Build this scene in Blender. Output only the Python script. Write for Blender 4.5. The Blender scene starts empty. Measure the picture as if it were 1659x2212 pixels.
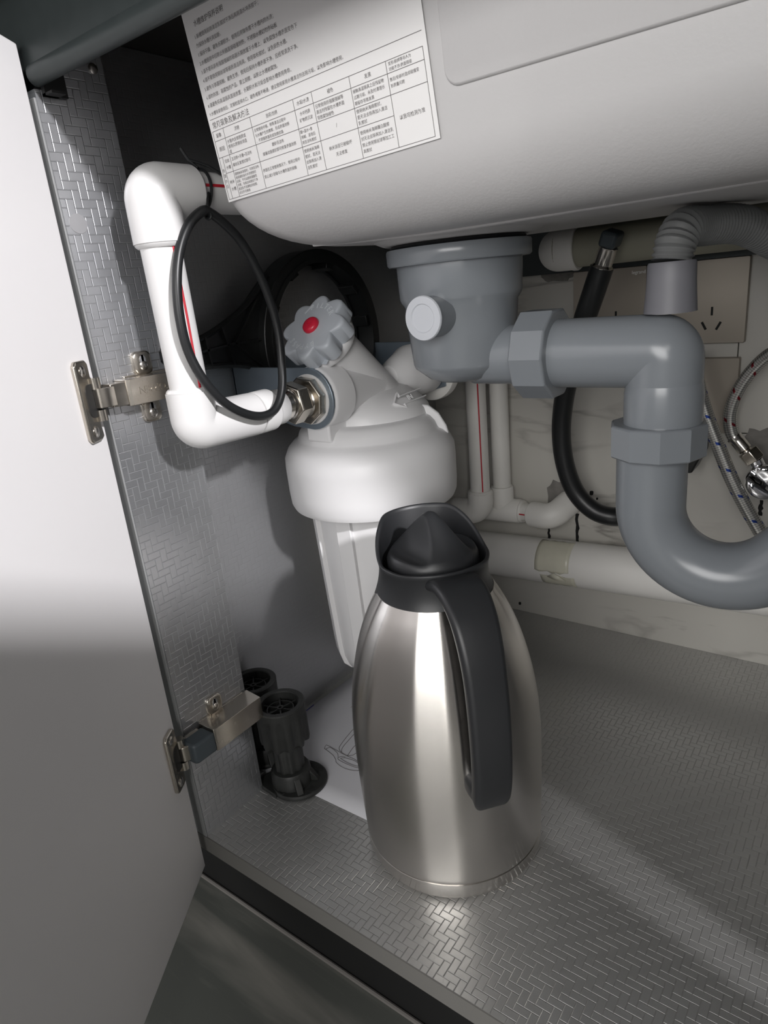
import bpy, bmesh, math, random
from mathutils import Vector, Matrix
random.seed(7)
PI = math.pi
scene = bpy.context.scene
C = scene.collection

# ---------------------------------------------------------------- camera, world, lights, exposure
cam = bpy.data.cameras.new('camera'); camo = bpy.data.objects.new('camera', cam); C.objects.link(camo)
_X = Vector((0.80059687, 0.59128573, -0.09708673))
_Yd = Vector((0.11883381, -0.31548422, -0.94146069))
_F = Vector((-0.5873016, 0.7421933, -0.32284042))
camo.matrix_world = Matrix(((_X.x, -_Yd.x, -_F.x, 0.4709), (_X.y, -_Yd.y, -_F.y, -0.2734),
                            (_X.z, -_Yd.z, -_F.z, 0.48), (0, 0, 0, 1)))
cam.sensor_fit = 'HORIZONTAL'; cam.sensor_width = 36.0; cam.lens = 36.0 * 1438.18 / 1659.0
cam.clip_start = 0.01; cam.clip_end = 50
scene.camera = camo

scene.view_settings.view_transform = 'Standard'; scene.view_settings.look = 'None'
scene.view_settings.gamma = 1.0; scene.view_settings.use_curve_mapping = False
scene.view_settings.exposure = 0.06
try:
    scene.cycles.use_denoising = True; scene.cycles.max_bounces = 8; scene.cycles.diffuse_bounces = 5
    scene.cycles.sample_clamp_indirect = 4.0
except Exception: pass

world = bpy.data.worlds.new('room_daylight'); scene.world = world; world.use_nodes = True
bg = world.node_tree.nodes['Background']; bg.inputs[0].default_value = (0.93, 0.97, 1.0, 1); bg.inputs[1].default_value = 0.075

def area(name, loc, aim, size, sy, power, col=(1, 1, 1)):
    l = bpy.data.lights.new(name, 'AREA'); l.shape = 'RECTANGLE'; l.size = size; l.size_y = sy; l.energy = power; l.color = col
    o = bpy.data.objects.new(name, l); C.objects.link(o); o.location = loc
    o.rotation_euler = (Vector(aim) - Vector(loc)).to_track_quat('-Z', 'Y').to_euler()
    return o
area('ceiling_lamp', (1.94, -0.42, 1.365), (0.05, 0.00, 0.40), 0.11, 0.11, 54.0, (1.0, 0.98, 1.0))
area('jug_stripe_light', (1.35, -1.55, 1.00), (0.15, 0.15, 0.35), 0.035, 1.3, 3.6, (1.0, 0.98, 0.95))  # unseen thin strip light, added to draw the bright stripe on the jug
area('front_fill', (0.72, -1.90, 0.92), (0.20, 0.20, 0.35), 1.5, 0.9, 33.0, (1.0, 0.985, 0.97))  # unseen broad softbox, added as frontal fill for the cabinet interior

# ---------------------------------------------------------------- materials
def mat(name, col, rough=0.5, metal=0.0, spec=0.5, noise=None, bump=None, aniso=0.0, coat=0.0, mottle=None):
    """noise=(scale, strength) varies roughness; bump=(scale, distance); mottle=(scale, amount) varies colour."""
    m = bpy.data.materials.new(name); m.use_nodes = True
    nt = m.node_tree; b = nt.nodes['Principled BSDF']
    b.inputs['Base Color'].default_value = (*col, 1); b.inputs['Roughness'].default_value = rough
    b.inputs['Metallic'].default_value = metal; b.inputs['Specular IOR Level'].default_value = spec
    if coat: b.inputs['Coat Weight'].default_value = coat; b.inputs['Coat Roughness'].default_value = 0.15
    tc = nt.nodes.new('ShaderNodeTexCoord')
    if mottle:
        n = nt.nodes.new('ShaderNodeTexNoise'); n.inputs['Scale'].default_value = mottle[0]; n.inputs['Detail'].default_value = 5
        nt.links.new(tc.outputs['Object'], n.inputs['Vector'])
        r = nt.nodes.new('ShaderNodeMapRange'); r.inputs[3].default_value = 1 - mottle[1]; r.inputs[4].default_value = 1 + mottle[1]
        nt.links.new(n.outputs[0], r.inputs[0])
        mx = nt.nodes.new('ShaderNodeVectorMath'); mx.operation = 'SCALE'; mx.inputs[0].default_value = col
        nt.links.new(r.outputs[0], mx.inputs['Scale']); nt.links.new(mx.outputs[0], b.inputs['Base Color'])
    if noise:
        n = nt.nodes.new('ShaderNodeTexNoise'); n.inputs['Scale'].default_value = noise[0]; n.inputs['Detail'].default_value = 4
        nt.links.new(tc.outputs['Object'], n.inputs['Vector'])
        r = nt.nodes.new('ShaderNodeMapRange'); r.inputs[3].default_value = max(0.02, rough - noise[1]); r.inputs[4].default_value = min(1, rough + noise[1])
        nt.links.new(n.outputs[0], r.inputs[0]); nt.links.new(r.outputs[0], b.inputs['Roughness'])
    if bump:
        n = nt.nodes.new('ShaderNodeTexNoise'); n.inputs['Scale'].default_value = bump[0]; n.inputs['Detail'].default_value = 3
        nt.links.new(tc.outputs['Object'], n.inputs['Vector'])
        bp = nt.nodes.new('ShaderNodeBump'); bp.inputs['Strength'].default_value = 0.6; bp.inputs['Distance'].default_value = bump[1]
        nt.links.new(n.outputs[0], bp.inputs['Height']); nt.links.new(bp.outputs[0], b.inputs['Normal'])
    if aniso:
        b.inputs['Anisotropic'].default_value = aniso
        b.inputs['Anisotropic Rotation'].default_value = 0.25
        t = nt.nodes.new('ShaderNodeTangent'); t.direction_type = 'RADIAL'; t.axis = 'Z'
        nt.links.new(t.outputs[0], b.inputs['Tangent'])
    return m

def foil(name, axes, col=(0.50, 0.51, 0.53), rough=0.36, depth=0.00022, cell=0.0058, metal=0.85, rot=0.0):
    """aluminium foil embossed with a herringbone of 2:1 blocks; axes = which object axes span the panel."""
    m = bpy.data.materials.new(name); m.use_nodes = True
    nt = m.node_tree; N = nt.nodes; L = nt.links; b = N['Principled BSDF']
    b.inputs['Base Color'].default_value = (*col, 1); b.inputs['Metallic'].default_value = metal
    tc = N.new('ShaderNodeTexCoord'); sp = N.new('ShaderNodeSeparateXYZ'); L.new(tc.outputs['Object'], sp.inputs[0])
    def M(op, a, bb=None, cc=None):
        n = N.new('ShaderNodeMath'); n.operation = op
        for i, v in enumerate((a, bb, cc)):
            if v is None: continue
            if isinstance(v, (int, float)): n.inputs[i].default_value = v
            else: L.new(v, n.inputs[i])
        return n.outputs[0]
    u = M('DIVIDE', M('ADD', sp.outputs[axes[0]], 5.0), cell); v = M('DIVIDE', M('ADD', sp.outputs[axes[1]], 5.0), cell)
    i = M('FLOOR', u); j = M('FLOOR', v); fu = M('FRACT', u); fv = M('FRACT', v)
    k = M('FLOORED_MODULO', M('SUBTRACT', i, j), 4.0)
    eq = lambda val: M('COMPARE', k, float(val), 0.3)
    dl = M('ADD', fu, eq(1)); dr = M('ADD', M('SUBTRACT', 1.0, fu), eq(0))
    db = M('ADD', fv, eq(2)); dt = M('ADD', M('SUBTRACT', 1.0, fv), eq(3))
    d = M('MINIMUM', M('MINIMUM', dl, dr), M('MINIMUM', db, dt))
    mr = N.new('ShaderNodeMapRange'); mr.interpolation_type = 'SMOOTHSTEP'
    mr.inputs[1].default_value = 0.0; mr.inputs[2].default_value = 0.085
    L.new(d, mr.inputs[0])
    ns = N.new('ShaderNodeTexNoise'); ns.inputs['Scale'].default_value = 38; ns.inputs['Detail'].default_value = 2; L.new(tc.outputs['Object'], ns.inputs['Vector'])
    h = M('ADD', mr.outputs[0], M('MULTIPLY', ns.outputs[0], 1.5))
    bp = N.new('ShaderNodeBump'); bp.inputs['Strength'].default_value = 1.0; bp.inputs['Distance'].default_value = depth
    L.new(h, bp.inputs['Height']); L.new(bp.outputs[0], b.inputs['Normal'])
    n2 = N.new('ShaderNodeTexNoise'); n2.inputs['Scale'].default_value = 60; L.new(tc.outputs['Object'], n2.inputs['Vector'])
    r2 = N.new('ShaderNodeMapRange'); r2.inputs[3].default_value = rough - 0.05; r2.inputs[4].default_value = rough + 0.05
    L.new(n2.outputs[0], r2.inputs[0]); L.new(r2.outputs[0], b.inputs['Roughness'])
    return m

def marble(name):
    m = bpy.data.materials.new(name); m.use_nodes = True
    nt = m.node_tree; N = nt.nodes; L = nt.links; b = N['Principled BSDF']
    b.inputs['Roughness'].default_value = 0.35
    tc = N.new('ShaderNodeTexCoord')
    mp = N.new('ShaderNodeMapping'); mp.inputs['Rotation'].default_value = (0, 0.85, 0); mp.inputs['Scale'].default_value = (1.6, 1, 6.0)
    L.new(tc.outputs['Object'], mp.inputs[0])
    n = N.new('ShaderNodeTexNoise'); n.inputs['Scale'].default_value = 2.2; n.inputs['Detail'].default_value = 5; n.inputs['Roughness'].default_value = 0.5
    n.inputs['Distortion'].default_value = 0.5
    L.new(mp.outputs[0], n.inputs['Vector'])
    s = N.new('ShaderNodeMath'); s.operation = 'SUBTRACT'; s.inputs[1].default_value = 0.5; L.new(n.outputs[0], s.inputs[0])
    a = N.new('ShaderNodeMath'); a.operation = 'ABSOLUTE'; L.new(s.outputs[0], a.inputs[0])
    n3 = N.new('ShaderNodeTexNoise'); n3.inputs['Scale'].default_value = 4; L.new(tc.outputs['Object'], n3.inputs['Vector'])
    mk = N.new('ShaderNodeMapRange'); mk.inputs[1].default_value = 0.44; mk.inputs[2].default_value = 0.66; L.new(n3.outputs[0], mk.inputs[0])
    vr = N.new('ShaderNodeMapRange'); vr.inputs[1].default_value = 0.0; vr.inputs[2].default_value = 0.028; vr.inputs[3].default_value = 1; vr.inputs[4].default_value = 0
    L.new(a.outputs[0], vr.inputs[0])
    ml = N.new('ShaderNodeMath'); ml.operation = 'MULTIPLY'; L.new(mk.outputs[0], ml.inputs[0]); L.new(vr.outputs[0], ml.inputs[1])
    mx = N.new('ShaderNodeMix'); mx.data_type = 'RGBA'
    mx.inputs[6].default_value = (0.53, 0.515, 0.475, 1); mx.inputs[7].default_value = (0.17, 0.155, 0.14, 1)
    m2 = N.new('ShaderNodeMath'); m2.operation = 'MULTIPLY'; m2.inputs[1].default_value = 0.75; L.new(ml.outputs[0], m2.inputs[0])
    L.new(m2.outputs[0], mx.inputs[0]); L.new(mx.outputs[2], b.inputs['Base Color'])
    return m

def floor_mat(name):
    m = bpy.data.materials.new(name); m.use_nodes = True
    nt = m.node_tree; N = nt.nodes; L = nt.links; b = N['Principled BSDF']; b.inputs['Roughness'].default_value = 0.5
    tc = N.new('ShaderNodeTexCoord'); mp = N.new('ShaderNodeMapping'); mp.inputs['Rotation'].default_value = (0, 0, -0.16); mp.inputs['Scale'].default_value = (3, 26, 1)
    L.new(tc.outputs['Object'], mp.inputs[0])
    n = N.new('ShaderNodeTexNoise'); n.inputs['Scale'].default_value = 1.2; n.inputs['Detail'].default_value = 5; n.inputs['Distortion'].default_value = 0.4
    L.new(mp.outputs[0], n.inputs['Vector'])
    r = N.new('ShaderNodeValToRGB'); e = r.color_ramp.elements
    e[0].position = 0.42; e[0].color = (0.10, 0.105, 0.095, 1); e[1].position = 0.72; e[1].color = (0.26, 0.25, 0.225, 1)
    L.new(n.outputs[0], r.inputs[0]); L.new(r.outputs[0], b.inputs['Base Color'])
    return m

def braid(name, tint):
    m = bpy.data.materials.new(name); m.use_nodes = True
    nt = m.node_tree; N = nt.nodes; L = nt.links; b = N['Principled BSDF']
    b.inputs['Metallic'].default_value = 0.8; b.inputs['Roughness'].default_value = 0.35
    tc = N.new('ShaderNodeTexCoord'); mp = N.new('ShaderNodeMapping'); mp.inputs['Scale'].default_value = (1, 1, 1)
    L.new(tc.outputs['UV'], mp.inputs[0])
    ck = N.new('ShaderNodeTexChecker'); ck.inputs['Scale'].default_value = 1.0
    mp.inputs['Rotation'].default_value = (0, 0, PI / 4); mp.inputs['Scale'].default_value = (18, 18, 1)
    L.new(mp.outputs[0], ck.inputs['Vector'])
    ck.inputs[1].default_value = (0.62, 0.61, 0.58, 1); ck.inputs[2].default_value = (0.30, 0.30, 0.29, 1)
    bp = N.new('ShaderNodeBump'); bp.inputs['Strength'].default_value = 0.8; bp.inputs['Distance'].default_value = 0.0006
    L.new(ck.outputs[1], bp.inputs['Height']); L.new(bp.outputs[0], b.inputs['Normal'])
    # coloured tracer threads: two thin helical bands
    sp = N.new('ShaderNodeSeparateXYZ'); L.new(tc.outputs['UV'], sp.inputs[0])
    a = N.new('ShaderNodeMath'); a.operation = 'ADD'; L.new(sp.outputs[0], a.inputs[0]); L.new(sp.outputs[1], a.inputs[1])
    f = N.new('ShaderNodeMath'); f.operation = 'FRACT'; L.new(a.outputs[0], f.inputs[0])
    c = N.new('ShaderNodeMath'); c.operation = 'LESS_THAN'; c.inputs[1].default_value = 0.11; L.new(f.outputs[0], c.inputs[0])
    g = N.new('ShaderNodeMath'); g.operation = 'MULTIPLY'; g.inputs[1].default_value = 5.0; L.new(sp.outputs[1], g.inputs[0])
    g2 = N.new('ShaderNodeMath'); g2.operation = 'FRACT'; L.new(g.outputs[0], g2.inputs[0])
    g3 = N.new('ShaderNodeMath'); g3.operation = 'LESS_THAN'; g3.inputs[1].default_value = 0.45; L.new(g2.outputs[0], g3.inputs[0])
    g4 = N.new('ShaderNodeMath'); g4.operation = 'MULTIPLY'; L.new(g3.outputs[0], g4.inputs[0]); L.new(c.outputs[0], g4.inputs[1]); c = g4
    mx = N.new('ShaderNodeMix'); mx.data_type = 'RGBA'; L.new(c.outputs[0], mx.inputs[0]); L.new(ck.outputs[0], mx.inputs[6]); mx.inputs[7].default_value = (*tint, 1)
    L.new(mx.outputs[2], b.inputs['Base Color'])
    return m

MT = dict(
    door=mat('door_laminate', (0.86, 0.845, 0.845), 0.42, bump=(900, 0.00002)),
    edge=mat('edge_band', (0.17, 0.165, 0.155), 0.5),
    edgelt=mat('panel_edge_band', (0.26, 0.265, 0.265), 0.45),
    foil_yz=foil('embossed_foil_side', (1, 2), (0.54, 0.55, 0.57), 0.33, depth=0.00018, metal=0.85),
    foil_wall=foil('embossed_foil_wall', (1, 2), (0.50, 0.505, 0.515), 0.40, depth=0.00009, metal=0.82),
    foil_xy=foil('embossed_foil_floor', (0, 1), (0.50, 0.50, 0.49), 0.32, depth=0.00030, metal=0.65),
    dark=mat('dark_aluminium', (0.030, 0.037, 0.037), 0.45, 0.3, noise=(80, 0.1)),
    black=mat('black_plinth', (0.008, 0.008, 0.008), 0.6),
    counter=mat('counter_underside', (0.03, 0.027, 0.025), 0.7, mottle=(60, 0.2)),
    tile=marble('marble_tile'), grout=mat('grout', (0.16, 0.15, 0.14), 0.9), floor=floor_mat('slate_floor'),
    sink=mat('sink_undercoat', (0.50, 0.492, 0.492), 0.48, bump=(520, 0.00018)),
    paper=mat('label_paper', (0.79, 0.78, 0.775), 0.6), ink=mat('ink', (0.16, 0.15, 0.15), 0.8),
    sheet=mat('sheet_paper', (0.66, 0.66, 0.69), 0.75, mottle=(30, 0.04)), sheetblue=mat('blue_edge', (0.05, 0.05, 0.28), 0.7),
    ppr=mat('white_pipe', (0.70, 0.695, 0.69), 0.33, noise=(40, 0.05)), red=mat('red_stripe', (0.55, 0.015, 0.03), 0.5),
    ppr_old=mat('aged_pipe', (0.80, 0.785, 0.75), 0.45, mottle=(25, 0.05)),
    pvc=mat('white_pvc', (0.86, 0.845, 0.81), 0.45, mottle=(14, 0.05)),
    beige=mat('beige_pipe', (0.34, 0.33, 0.26), 0.5), tape=mat('clear_tape', (0.72, 0.70, 0.58), 0.22, mottle=(50, 0.12)),
    filt=mat('filter_white', (0.79, 0.785, 0.79), 0.38, bump=(1500, 0.00006)),
    knob=mat('knob_grey', (0.47, 0.50, 0.54), 0.38), redbtn=mat('red_button', (0.62, 0.02, 0.05), 0.28),
    emboss=mat('knob_emboss', (0.62, 0.65, 0.68), 0.4),
    galv=mat('galvanised_steel', (0.26, 0.31, 0.36), 0.42, 0.7, mottle=(35, 0.12)),
    nickel=mat('nickel', (0.56, 0.52, 0.46), 0.26, 1.0, noise=(70, 0.06)),
    steel=mat('turned_steel', (0.62, 0.59, 0.55), 0.18, 1.0), chrome=mat('chrome', (0.8, 0.8, 0.82), 0.04, 1.0),
    screw=mat('screw_recess', (0.05, 0.05, 0.05), 0.5, 0.6),
    grey=mat('grey_pvc', (0.205, 0.222, 0.24), 0.24, spec=0.55, noise=(30, 0.04)),
    greysm=mat('grey_rubber', (0.15, 0.15, 0.165), 0.5), greyhose=mat('grey_hose', (0.17, 0.175, 0.175), 0.5),
    cap=mat('pale_grey_cap', (0.56, 0.58, 0.62), 0.4),
    rubber=mat('black_rubber', (0.012, 0.013, 0.014), 0.38), bplastic=mat('black_plastic', (0.013, 0.014, 0.014), 0.33),
    oldblack=mat('scuffed_black_plastic', (0.022, 0.023, 0.022), 0.5, mottle=(70, 0.5), bump=(160, 0.0003)),
    kplastic=mat('jug_black_plastic', (0.020, 0.021, 0.023), 0.42, bump=(1400, 0.00004)),
    ksteel=mat('brushed_steel', (0.70, 0.67, 0.635), 0.23, 1.0, aniso=1.0),
    kbase=mat('brushed_steel_base', (0.70, 0.67, 0.635), 0.27, 1.0, aniso=0.9),
    plate=mat('champagne_plate', (0.33, 0.295, 0.25), 0.38, 0.35), slot=mat('socket_slot', (0.006, 0.006, 0.006), 0.8),
    logo=mat('logo_print', (1.0, 1.0, 1.0), 0.4),
    cement=mat('rough_cement', (0.22, 0.21, 0.195), 0.95, mottle=(60, 0.5), bump=(140, 0.003)),
    braid_blue=braid('braided_steel_blue', (0.02, 0.05, 0.25)), braid_red=braid('braided_steel_red', (0.25, 0.02, 0.03)),
    damper=mat('damper_grey', (0.06, 0.075, 0.085), 0.45), sticker=mat('cover_cap', (0.40, 0.40, 0.41), 0.4, 0.5),
)

# ---------------------------------------------------------------- mesh builder
def frame_of(d):
    d = Vector(d).normalized(); a = Vector((0, 0, 1)) if abs(d.z) < 0.9 else Vector((1, 0, 0))
    x = a.cross(d).normalized(); y = d.cross(x)
    return x, y, d
def axis_m(o, d, up=None):
    d = Vector(d).normalized()
    if up is None: x, y, d = frame_of(d)
    else:
        y = (Vector(up) - Vector(up).dot(d) * d).normalized(); x = y.cross(d)
    return Matrix(((x.x, y.x, d.x, o[0]), (x.y, y.y, d.y, o[1]), (x.z, y.z, d.z, o[2]), (0, 0, 0, 1)))
def smooth_path(pts, n=6, closed=False):
    P = [Vector(p) for p in pts]; out = []
    m = len(P); rng = range(m if closed else m - 1)
    for i in rng:
        if closed: a, b, c, d = P[i - 1], P[i], P[(i + 1) % m], P[(i + 2) % m]
        else: a, b, c, d = P[max(i - 1, 0)], P[i], P[i + 1], P[min(i + 2, m - 1)]
        for k in range(n):
            t = k / n
            out.append(0.5 * ((2 * b) + (c - a) * t + (2 * a - 5 * b + 4 * c - d) * t * t + (3 * b - a - 3 * c + d) * t ** 3))
    if not closed: out.append(P[-1])
    return out
def arc_corner(p, a, b, r, n=8):
    """points rounding corner p between directions to a and to b with radius r"""
    p, a, b = Vector(p), (Vector(a) - Vector(p)).normalized(), (Vector(b) - Vector(p)).normalized()
    th = a.angle(b); t = r / math.tan(th / 2); bis = (a + b).normalized(); c = p + bis * (r / math.sin(th / 2))
    s, e = p + a * t - c, p + b * t - c
    q = s.rotation_difference(e); ax, an = q.to_axis_angle()
    return [c + Matrix.Rotation(an * k / n, 3, ax) @ s for k in range(n + 1)]

class MB:
    def __init__(s): s.v = []; s.f = []; s.uv = {}
    def add(s, vs, fs, m=None):
        o = len(s.v)
        s.v += [tuple(m @ Vector(v)) if m is not None else tuple(v) for v in vs]
        s.f += [tuple(i + o for i in f) for f in fs]; return s
    def box(s, lo, hi, m=None):
        (x0, y0, z0), (x1, y1, z1) = lo, hi
        return s.add([(x0, y0, z0), (x1, y0, z0), (x1, y1, z0), (x0, y1, z0), (x0, y0, z1), (x1, y0, z1), (x1, y1, z1), (x0, y1, z1)],
                     [(0, 3, 2, 1), (4, 5, 6, 7), (0, 1, 5, 4), (1, 2, 6, 5), (2, 3, 7, 6), (3, 0, 4, 7)], m)
    def rings(s, rings, closed_ends=True, loop=False, m=None):
        n = len(rings[0]); vs = [v for r in rings for v in r]; fs = []
        R = len(rings)
        for i in range(R if loop else R - 1):
            a, b = i * n, ((i + 1) % R) * n
            for k in range(n): fs.append((a + k, a + (k + 1) % n, b + (k + 1) % n, b + k))
        if closed_ends and not loop:
            fs.append(tuple(range(n))[::-1]); fs.append(tuple(range((R - 1) * n, R * n)))
        return s.add(vs, fs, m)
    def lathe(s, prof, seg=40, m=None, caps=True, sweep=None):
        rr = []
        for r, z in prof:
            r = max(r, 1e-5); rr.append([(r * math.cos(2 * PI * k / seg), r * math.sin(2 * PI * k / seg), z) for k in range(seg)])
        return s.rings(rr, caps, False, m)
    def tube(s, pts, r, seg=14, loop=False, caps=True, uvlen=None):
        P = [Vector(p) for p in pts]; n = len(P); T = []
        for i in range(n):
            a = P[(i - 1) % n] if (loop or i) else P[0]; b = P[(i + 1) % n] if (loop or i < n - 1) else P[-1]
            T.append((b - a).normalized())
        x, y, _ = frame_of(T[0]); rr = []; acc = 0.0; o = len(s.v)
        for i in range(n):
            if i:
                q = T[i - 1].rotation_difference(T[i]); x = q @ x; y = q @ y; acc += (P[i] - P[i - 1]).length
            ri = r[i] if isinstance(r, (list, tuple)) else r
            rr.append([P[i] + x * (ri * math.cos(2 * PI * k / seg)) + y * (ri * math.sin(2 * PI * k / seg)) for k in range(seg)])
            if uvlen:
                for k in range(seg): s.uv[o + i * seg + k] = (acc / uvlen, k / seg)
        return s.rings(rr, caps, loop)
    def prism(s, poly, z0, z1, m=None):
        n = len(poly)
        return s.add([(x, y, z0) for x, y in poly] + [(x, y, z1) for x, y in poly],
                     [tuple(range(n))[::-1], tuple(range(n, 2 * n))] + [(k, (k + 1) % n, n + (k + 1) % n, n + k) for k in range(n)], m)
    def frame_prism(s, outer, inner, z0, z1, m=None):
        n = len(outer)
        vs = [(x, y, z) for z in (z0, z1) for loop in (outer, inner) for x, y in loop]
        fs = []
        for k in range(n):
            j = (k + 1) % n
            fs += [(k, n + k, n + j, j), (2 * n + k, 2 * n + j, 3 * n + j, 3 * n + k), (k, j, 2 * n + j, 2 * n + k), (n + k, 3 * n + k, 3 * n + j, n + j)]
        return s.add(vs, fs, m)

def rrect(w, h, r, n=5, cx=0, cy=0):
    out = []
    for (sx, sy, a0) in ((1, 1, 0), (-1, 1, PI / 2), (-1, -1, PI), (1, -1, 3 * PI / 2)):
        for k in range(n + 1):
            a = a0 + PI / 2 * k / n
            out.append((cx + sx * (w / 2 - r) + r * math.cos(a), cy + sy * (h / 2 - r) + r * math.sin(a)))
    return out

OFF = {}
def obj(name, mb, m, parent=None, angle=35, flat=False, bevel=0, seg=2):
    me = bpy.data.meshes.new(name)
    root = OFF.get(parent.name, Vector()) if parent else Vector()
    me.from_pydata([tuple(Vector(v) - root) for v in mb.v], [], mb.f)
    if mb.uv:
        uvl = me.uv_layers.new(name='UVMap')
        for lp in me.loops: uvl.data[lp.index].uv = mb.uv.get(lp.vertex_index, (0, 0))
    bm = bmesh.new(); bm.from_mesh(me); bmesh.ops.recalc_face_normals(bm, faces=bm.faces); bm.to_mesh(me); bm.free()
    if not flat: me.shade_smooth(); me.set_sharp_from_angle(angle=math.radians(angle))
    me.materials.append(MT[m])
    o = bpy.data.objects.new(name, me); C.objects.link(o)
    if parent: o.parent = parent
    OFF[o.name] = root
    if bevel:
        bv = o.modifiers.new('bevel', 'BEVEL'); bv.width = bevel; bv.segments = seg; bv.limit_method = 'ANGLE'; bv.angle_limit = math.radians(40)
        bv.harden_normals = False
    return o
def thing(name, label, cat, loc=(0, 0, 0), group=None):
    o = bpy.data.objects.new(name, None); C.objects.link(o); o.location = loc; o.empty_display_size = 0.03
    OFF[o.name] = Vector(loc); o['label'] = label; o['category'] = cat
    if group: o['group'] = group
    return o
def tag(o, label, cat, group=None):
    o['label'] = label; o['category'] = cat
    if group: o['group'] = group
    return o
def struct(o): o['kind'] = 'structure'; return o
def text_into(mb, body, size, m, align='LEFT', res=2, extrude=0.0):
    """flat lettering as mesh: text runs along m's x axis, up is m's y axis"""
    cu = bpy.data.curves.new('t', 'FONT'); cu.body = body; cu.size = size; cu.align_x = align; cu.resolution_u = res; cu.extrude = extrude
    cu.space_line = 1.0
    t = bpy.data.objects.new('t', cu); C.objects.link(t)
    me = bpy.data.meshes.new_from_object(t)
    mb.add([v.co for v in me.vertices], [tuple(p.vertices) for p in me.polygons], m)
    bpy.data.objects.remove(t); bpy.data.curves.remove(cu); bpy.data.meshes.remove(me)

# ================================================================ SETTING: wall, floor
YB = 0.541
wall = struct(obj('wall_back', MB().box((-0.5, YB + 0.009, -0.13), (1.3, YB + 0.1, 0.68)), 'grout'))
def tile(poly_boxes, **k): return obj('tile', poly_boxes, 'tile', wall, bevel=0.0006)
def tile_poly(poly): return obj('tile', MB().prism(poly, -YB - 0.009, -YB, MXZ), 'tile', wall, bevel=0.0006)
MXZ = Matrix(((1, 0, 0, 0), (0, 0, -1, 0), (0, 1, 0, 0), (0, 0, 0, 1)))     # (x,y,z)->(x,-z,y)
tile_poly([(-0.10, -0.12), (1.2, -0.12), (1.2, 0.2835), (0.3335, 0.2835), (0.3335, 0.56), (-0.10, 0.56)])
tile_poly([(0.3345, 0.2847), (1.2, 0.2847), (1.2, 0.56), (0.3345, 0.56)])
def blob(cx, cz, rx, rz, n=22, j=0.22, seed=1):
    rd = random.Random(seed); pts = []
    for k in range(n):
        a = 2 * PI * k / n; q = 1 + rd.uniform(-j, j)
        pts.append((cx + rx * q * math.copysign(abs(math.cos(a)) ** 0.6, math.cos(a)), cz + rz * q * math.copysign(abs(math.sin(a)) ** 0.6, math.sin(a))))
    return pts
def on_wall(mb, poly, d0=0.0, d1=0.0012, y=YB): return mb.prism(poly, -y + d0, -y + d1, MXZ)
obj('cement_patch', on_wall(MB(), blob(0.134, 0.185, 0.020, 0.024, seed=3, j=0.1), 0, 0.001), 'cement', wall)
obj('cement_patch', on_wall(MB(), blob(0.366, 0.270, 0.017, 0.021, seed=5, j=0.16), 0, 0.001), 'cement', wall)
obj('cement_patch', on_wall(MB(), blob(0.131, 0.475, 0.020, 0.013, seed=6, j=0.12), 0, 0.001), 'cement', wall)
def crack(x, z0, z1, w, seed):
    rd = random.Random(seed); n = 12; l = []; r = []
    for k in range(n + 1):
        z = z0 + (z1 - z0) * k / n; l.append((x - w / 2 + rd.uniform(-.0008, .0008), z)); r.append((x + w / 2 + rd.uniform(-.0012, .0012), z))
    return l + r[::-1]
for a in ((0.1142, 0.115, 0.163, 0.0035, 1), (0.1545, 0.115, 0.165, 0.0042, 2), (0.369, 0.19, 0.225, 0.004, 3)):
    obj('saw_cut', on_wall(MB(), crack(*a), 0, 0.0006), 'slot', wall)
hk = MB()
for x, z, r in ((0.174, 0.196, 0.0026), (0.1814, 0.189, 0.0013), (0.0522, 0.2472, 0.0014), (0.066, 0.0112, 0.002)):
    on_wall(hk, blob(x, z, r, r * 1.2, 10, 0.1), 0, 0.0005)
obj('drill_hole', hk, 'slot', wall)

struct(obj('floor', MB().box((-1.6, -2.2, -0.165), (2.4, 0.60, -0.125)), 'floor'))

# ================================================================ KITCHEN CABINET
W = 0.80; ZT = 0.68
cab = thing('kitchen_cabinet', 'grey foil-lined sink base cabinet with white doors standing open', 'cabinet')
MYZ = Matrix(((0, 0, 1, 0), (1, 0, 0, 0), (0, 1, 0, 0), (0, 0, 0, 1)))     # (y,z,x)->(x,y,z)
strip_poly = [(0.0012, 0.0), (0.0735, 0.0), (0.0755, 0.25), (0.0768, 0.357), (0.0768, 0.4335), (0.0750, 0.4355), (0.0562, 0.4362), (0.0548, 0.4385), (0.0548, 0.4562), (0.0594, 0.4572), (0.0556, 0.66), (0.0553, ZT), (0.018, ZT), (0.018, 0.622), (0.0012, 0.622)]
obj('front_stile', MB().prism(strip_poly, -0.018, 0.0, MYZ), 'foil_yz', cab, flat=True)
obj('stile_edge_band', MB().prism([(-0.0004, 0.0), (0.0012, 0.0), (0.0012, 0.617), (-0.0004, 0.617)], -0.018, -0.0002, MYZ), 'edgelt', cab, bevel=0.0004)
obj('filler_panel', MB().box((-0.075, 0.0, 0.0), (-0.0185, 0.012, 0.632)), 'dark', cab)
obj('side_panel', MB().box((-0.075, 0.0125, 0.0), (-0.057, YB - 0.001, ZT)), 'foil_wall', cab, flat=True)
obj('side_panel', MB().box((W, 0.0, 0.0), (W + 0.018, YB - 0.001, ZT)), 'foil_wall', cab, flat=True)
obj('bottom_panel', MB().box((-0.075, 0.0006, -0.018), (W + 0.018, YB - 0.0005, 0.0)), 'foil_xy', cab, flat=True)
obj('bottom_edge_band', MB().box((-0.020, -0.0006, -0.0185), (W + 0.018, 0.0006, -0.0003)), 'edge', cab)
obj('plinth', MB().box((-0.40, 0.034, -0.1245), (1.2, 0.048, -0.0185)), 'black', cab)
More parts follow.
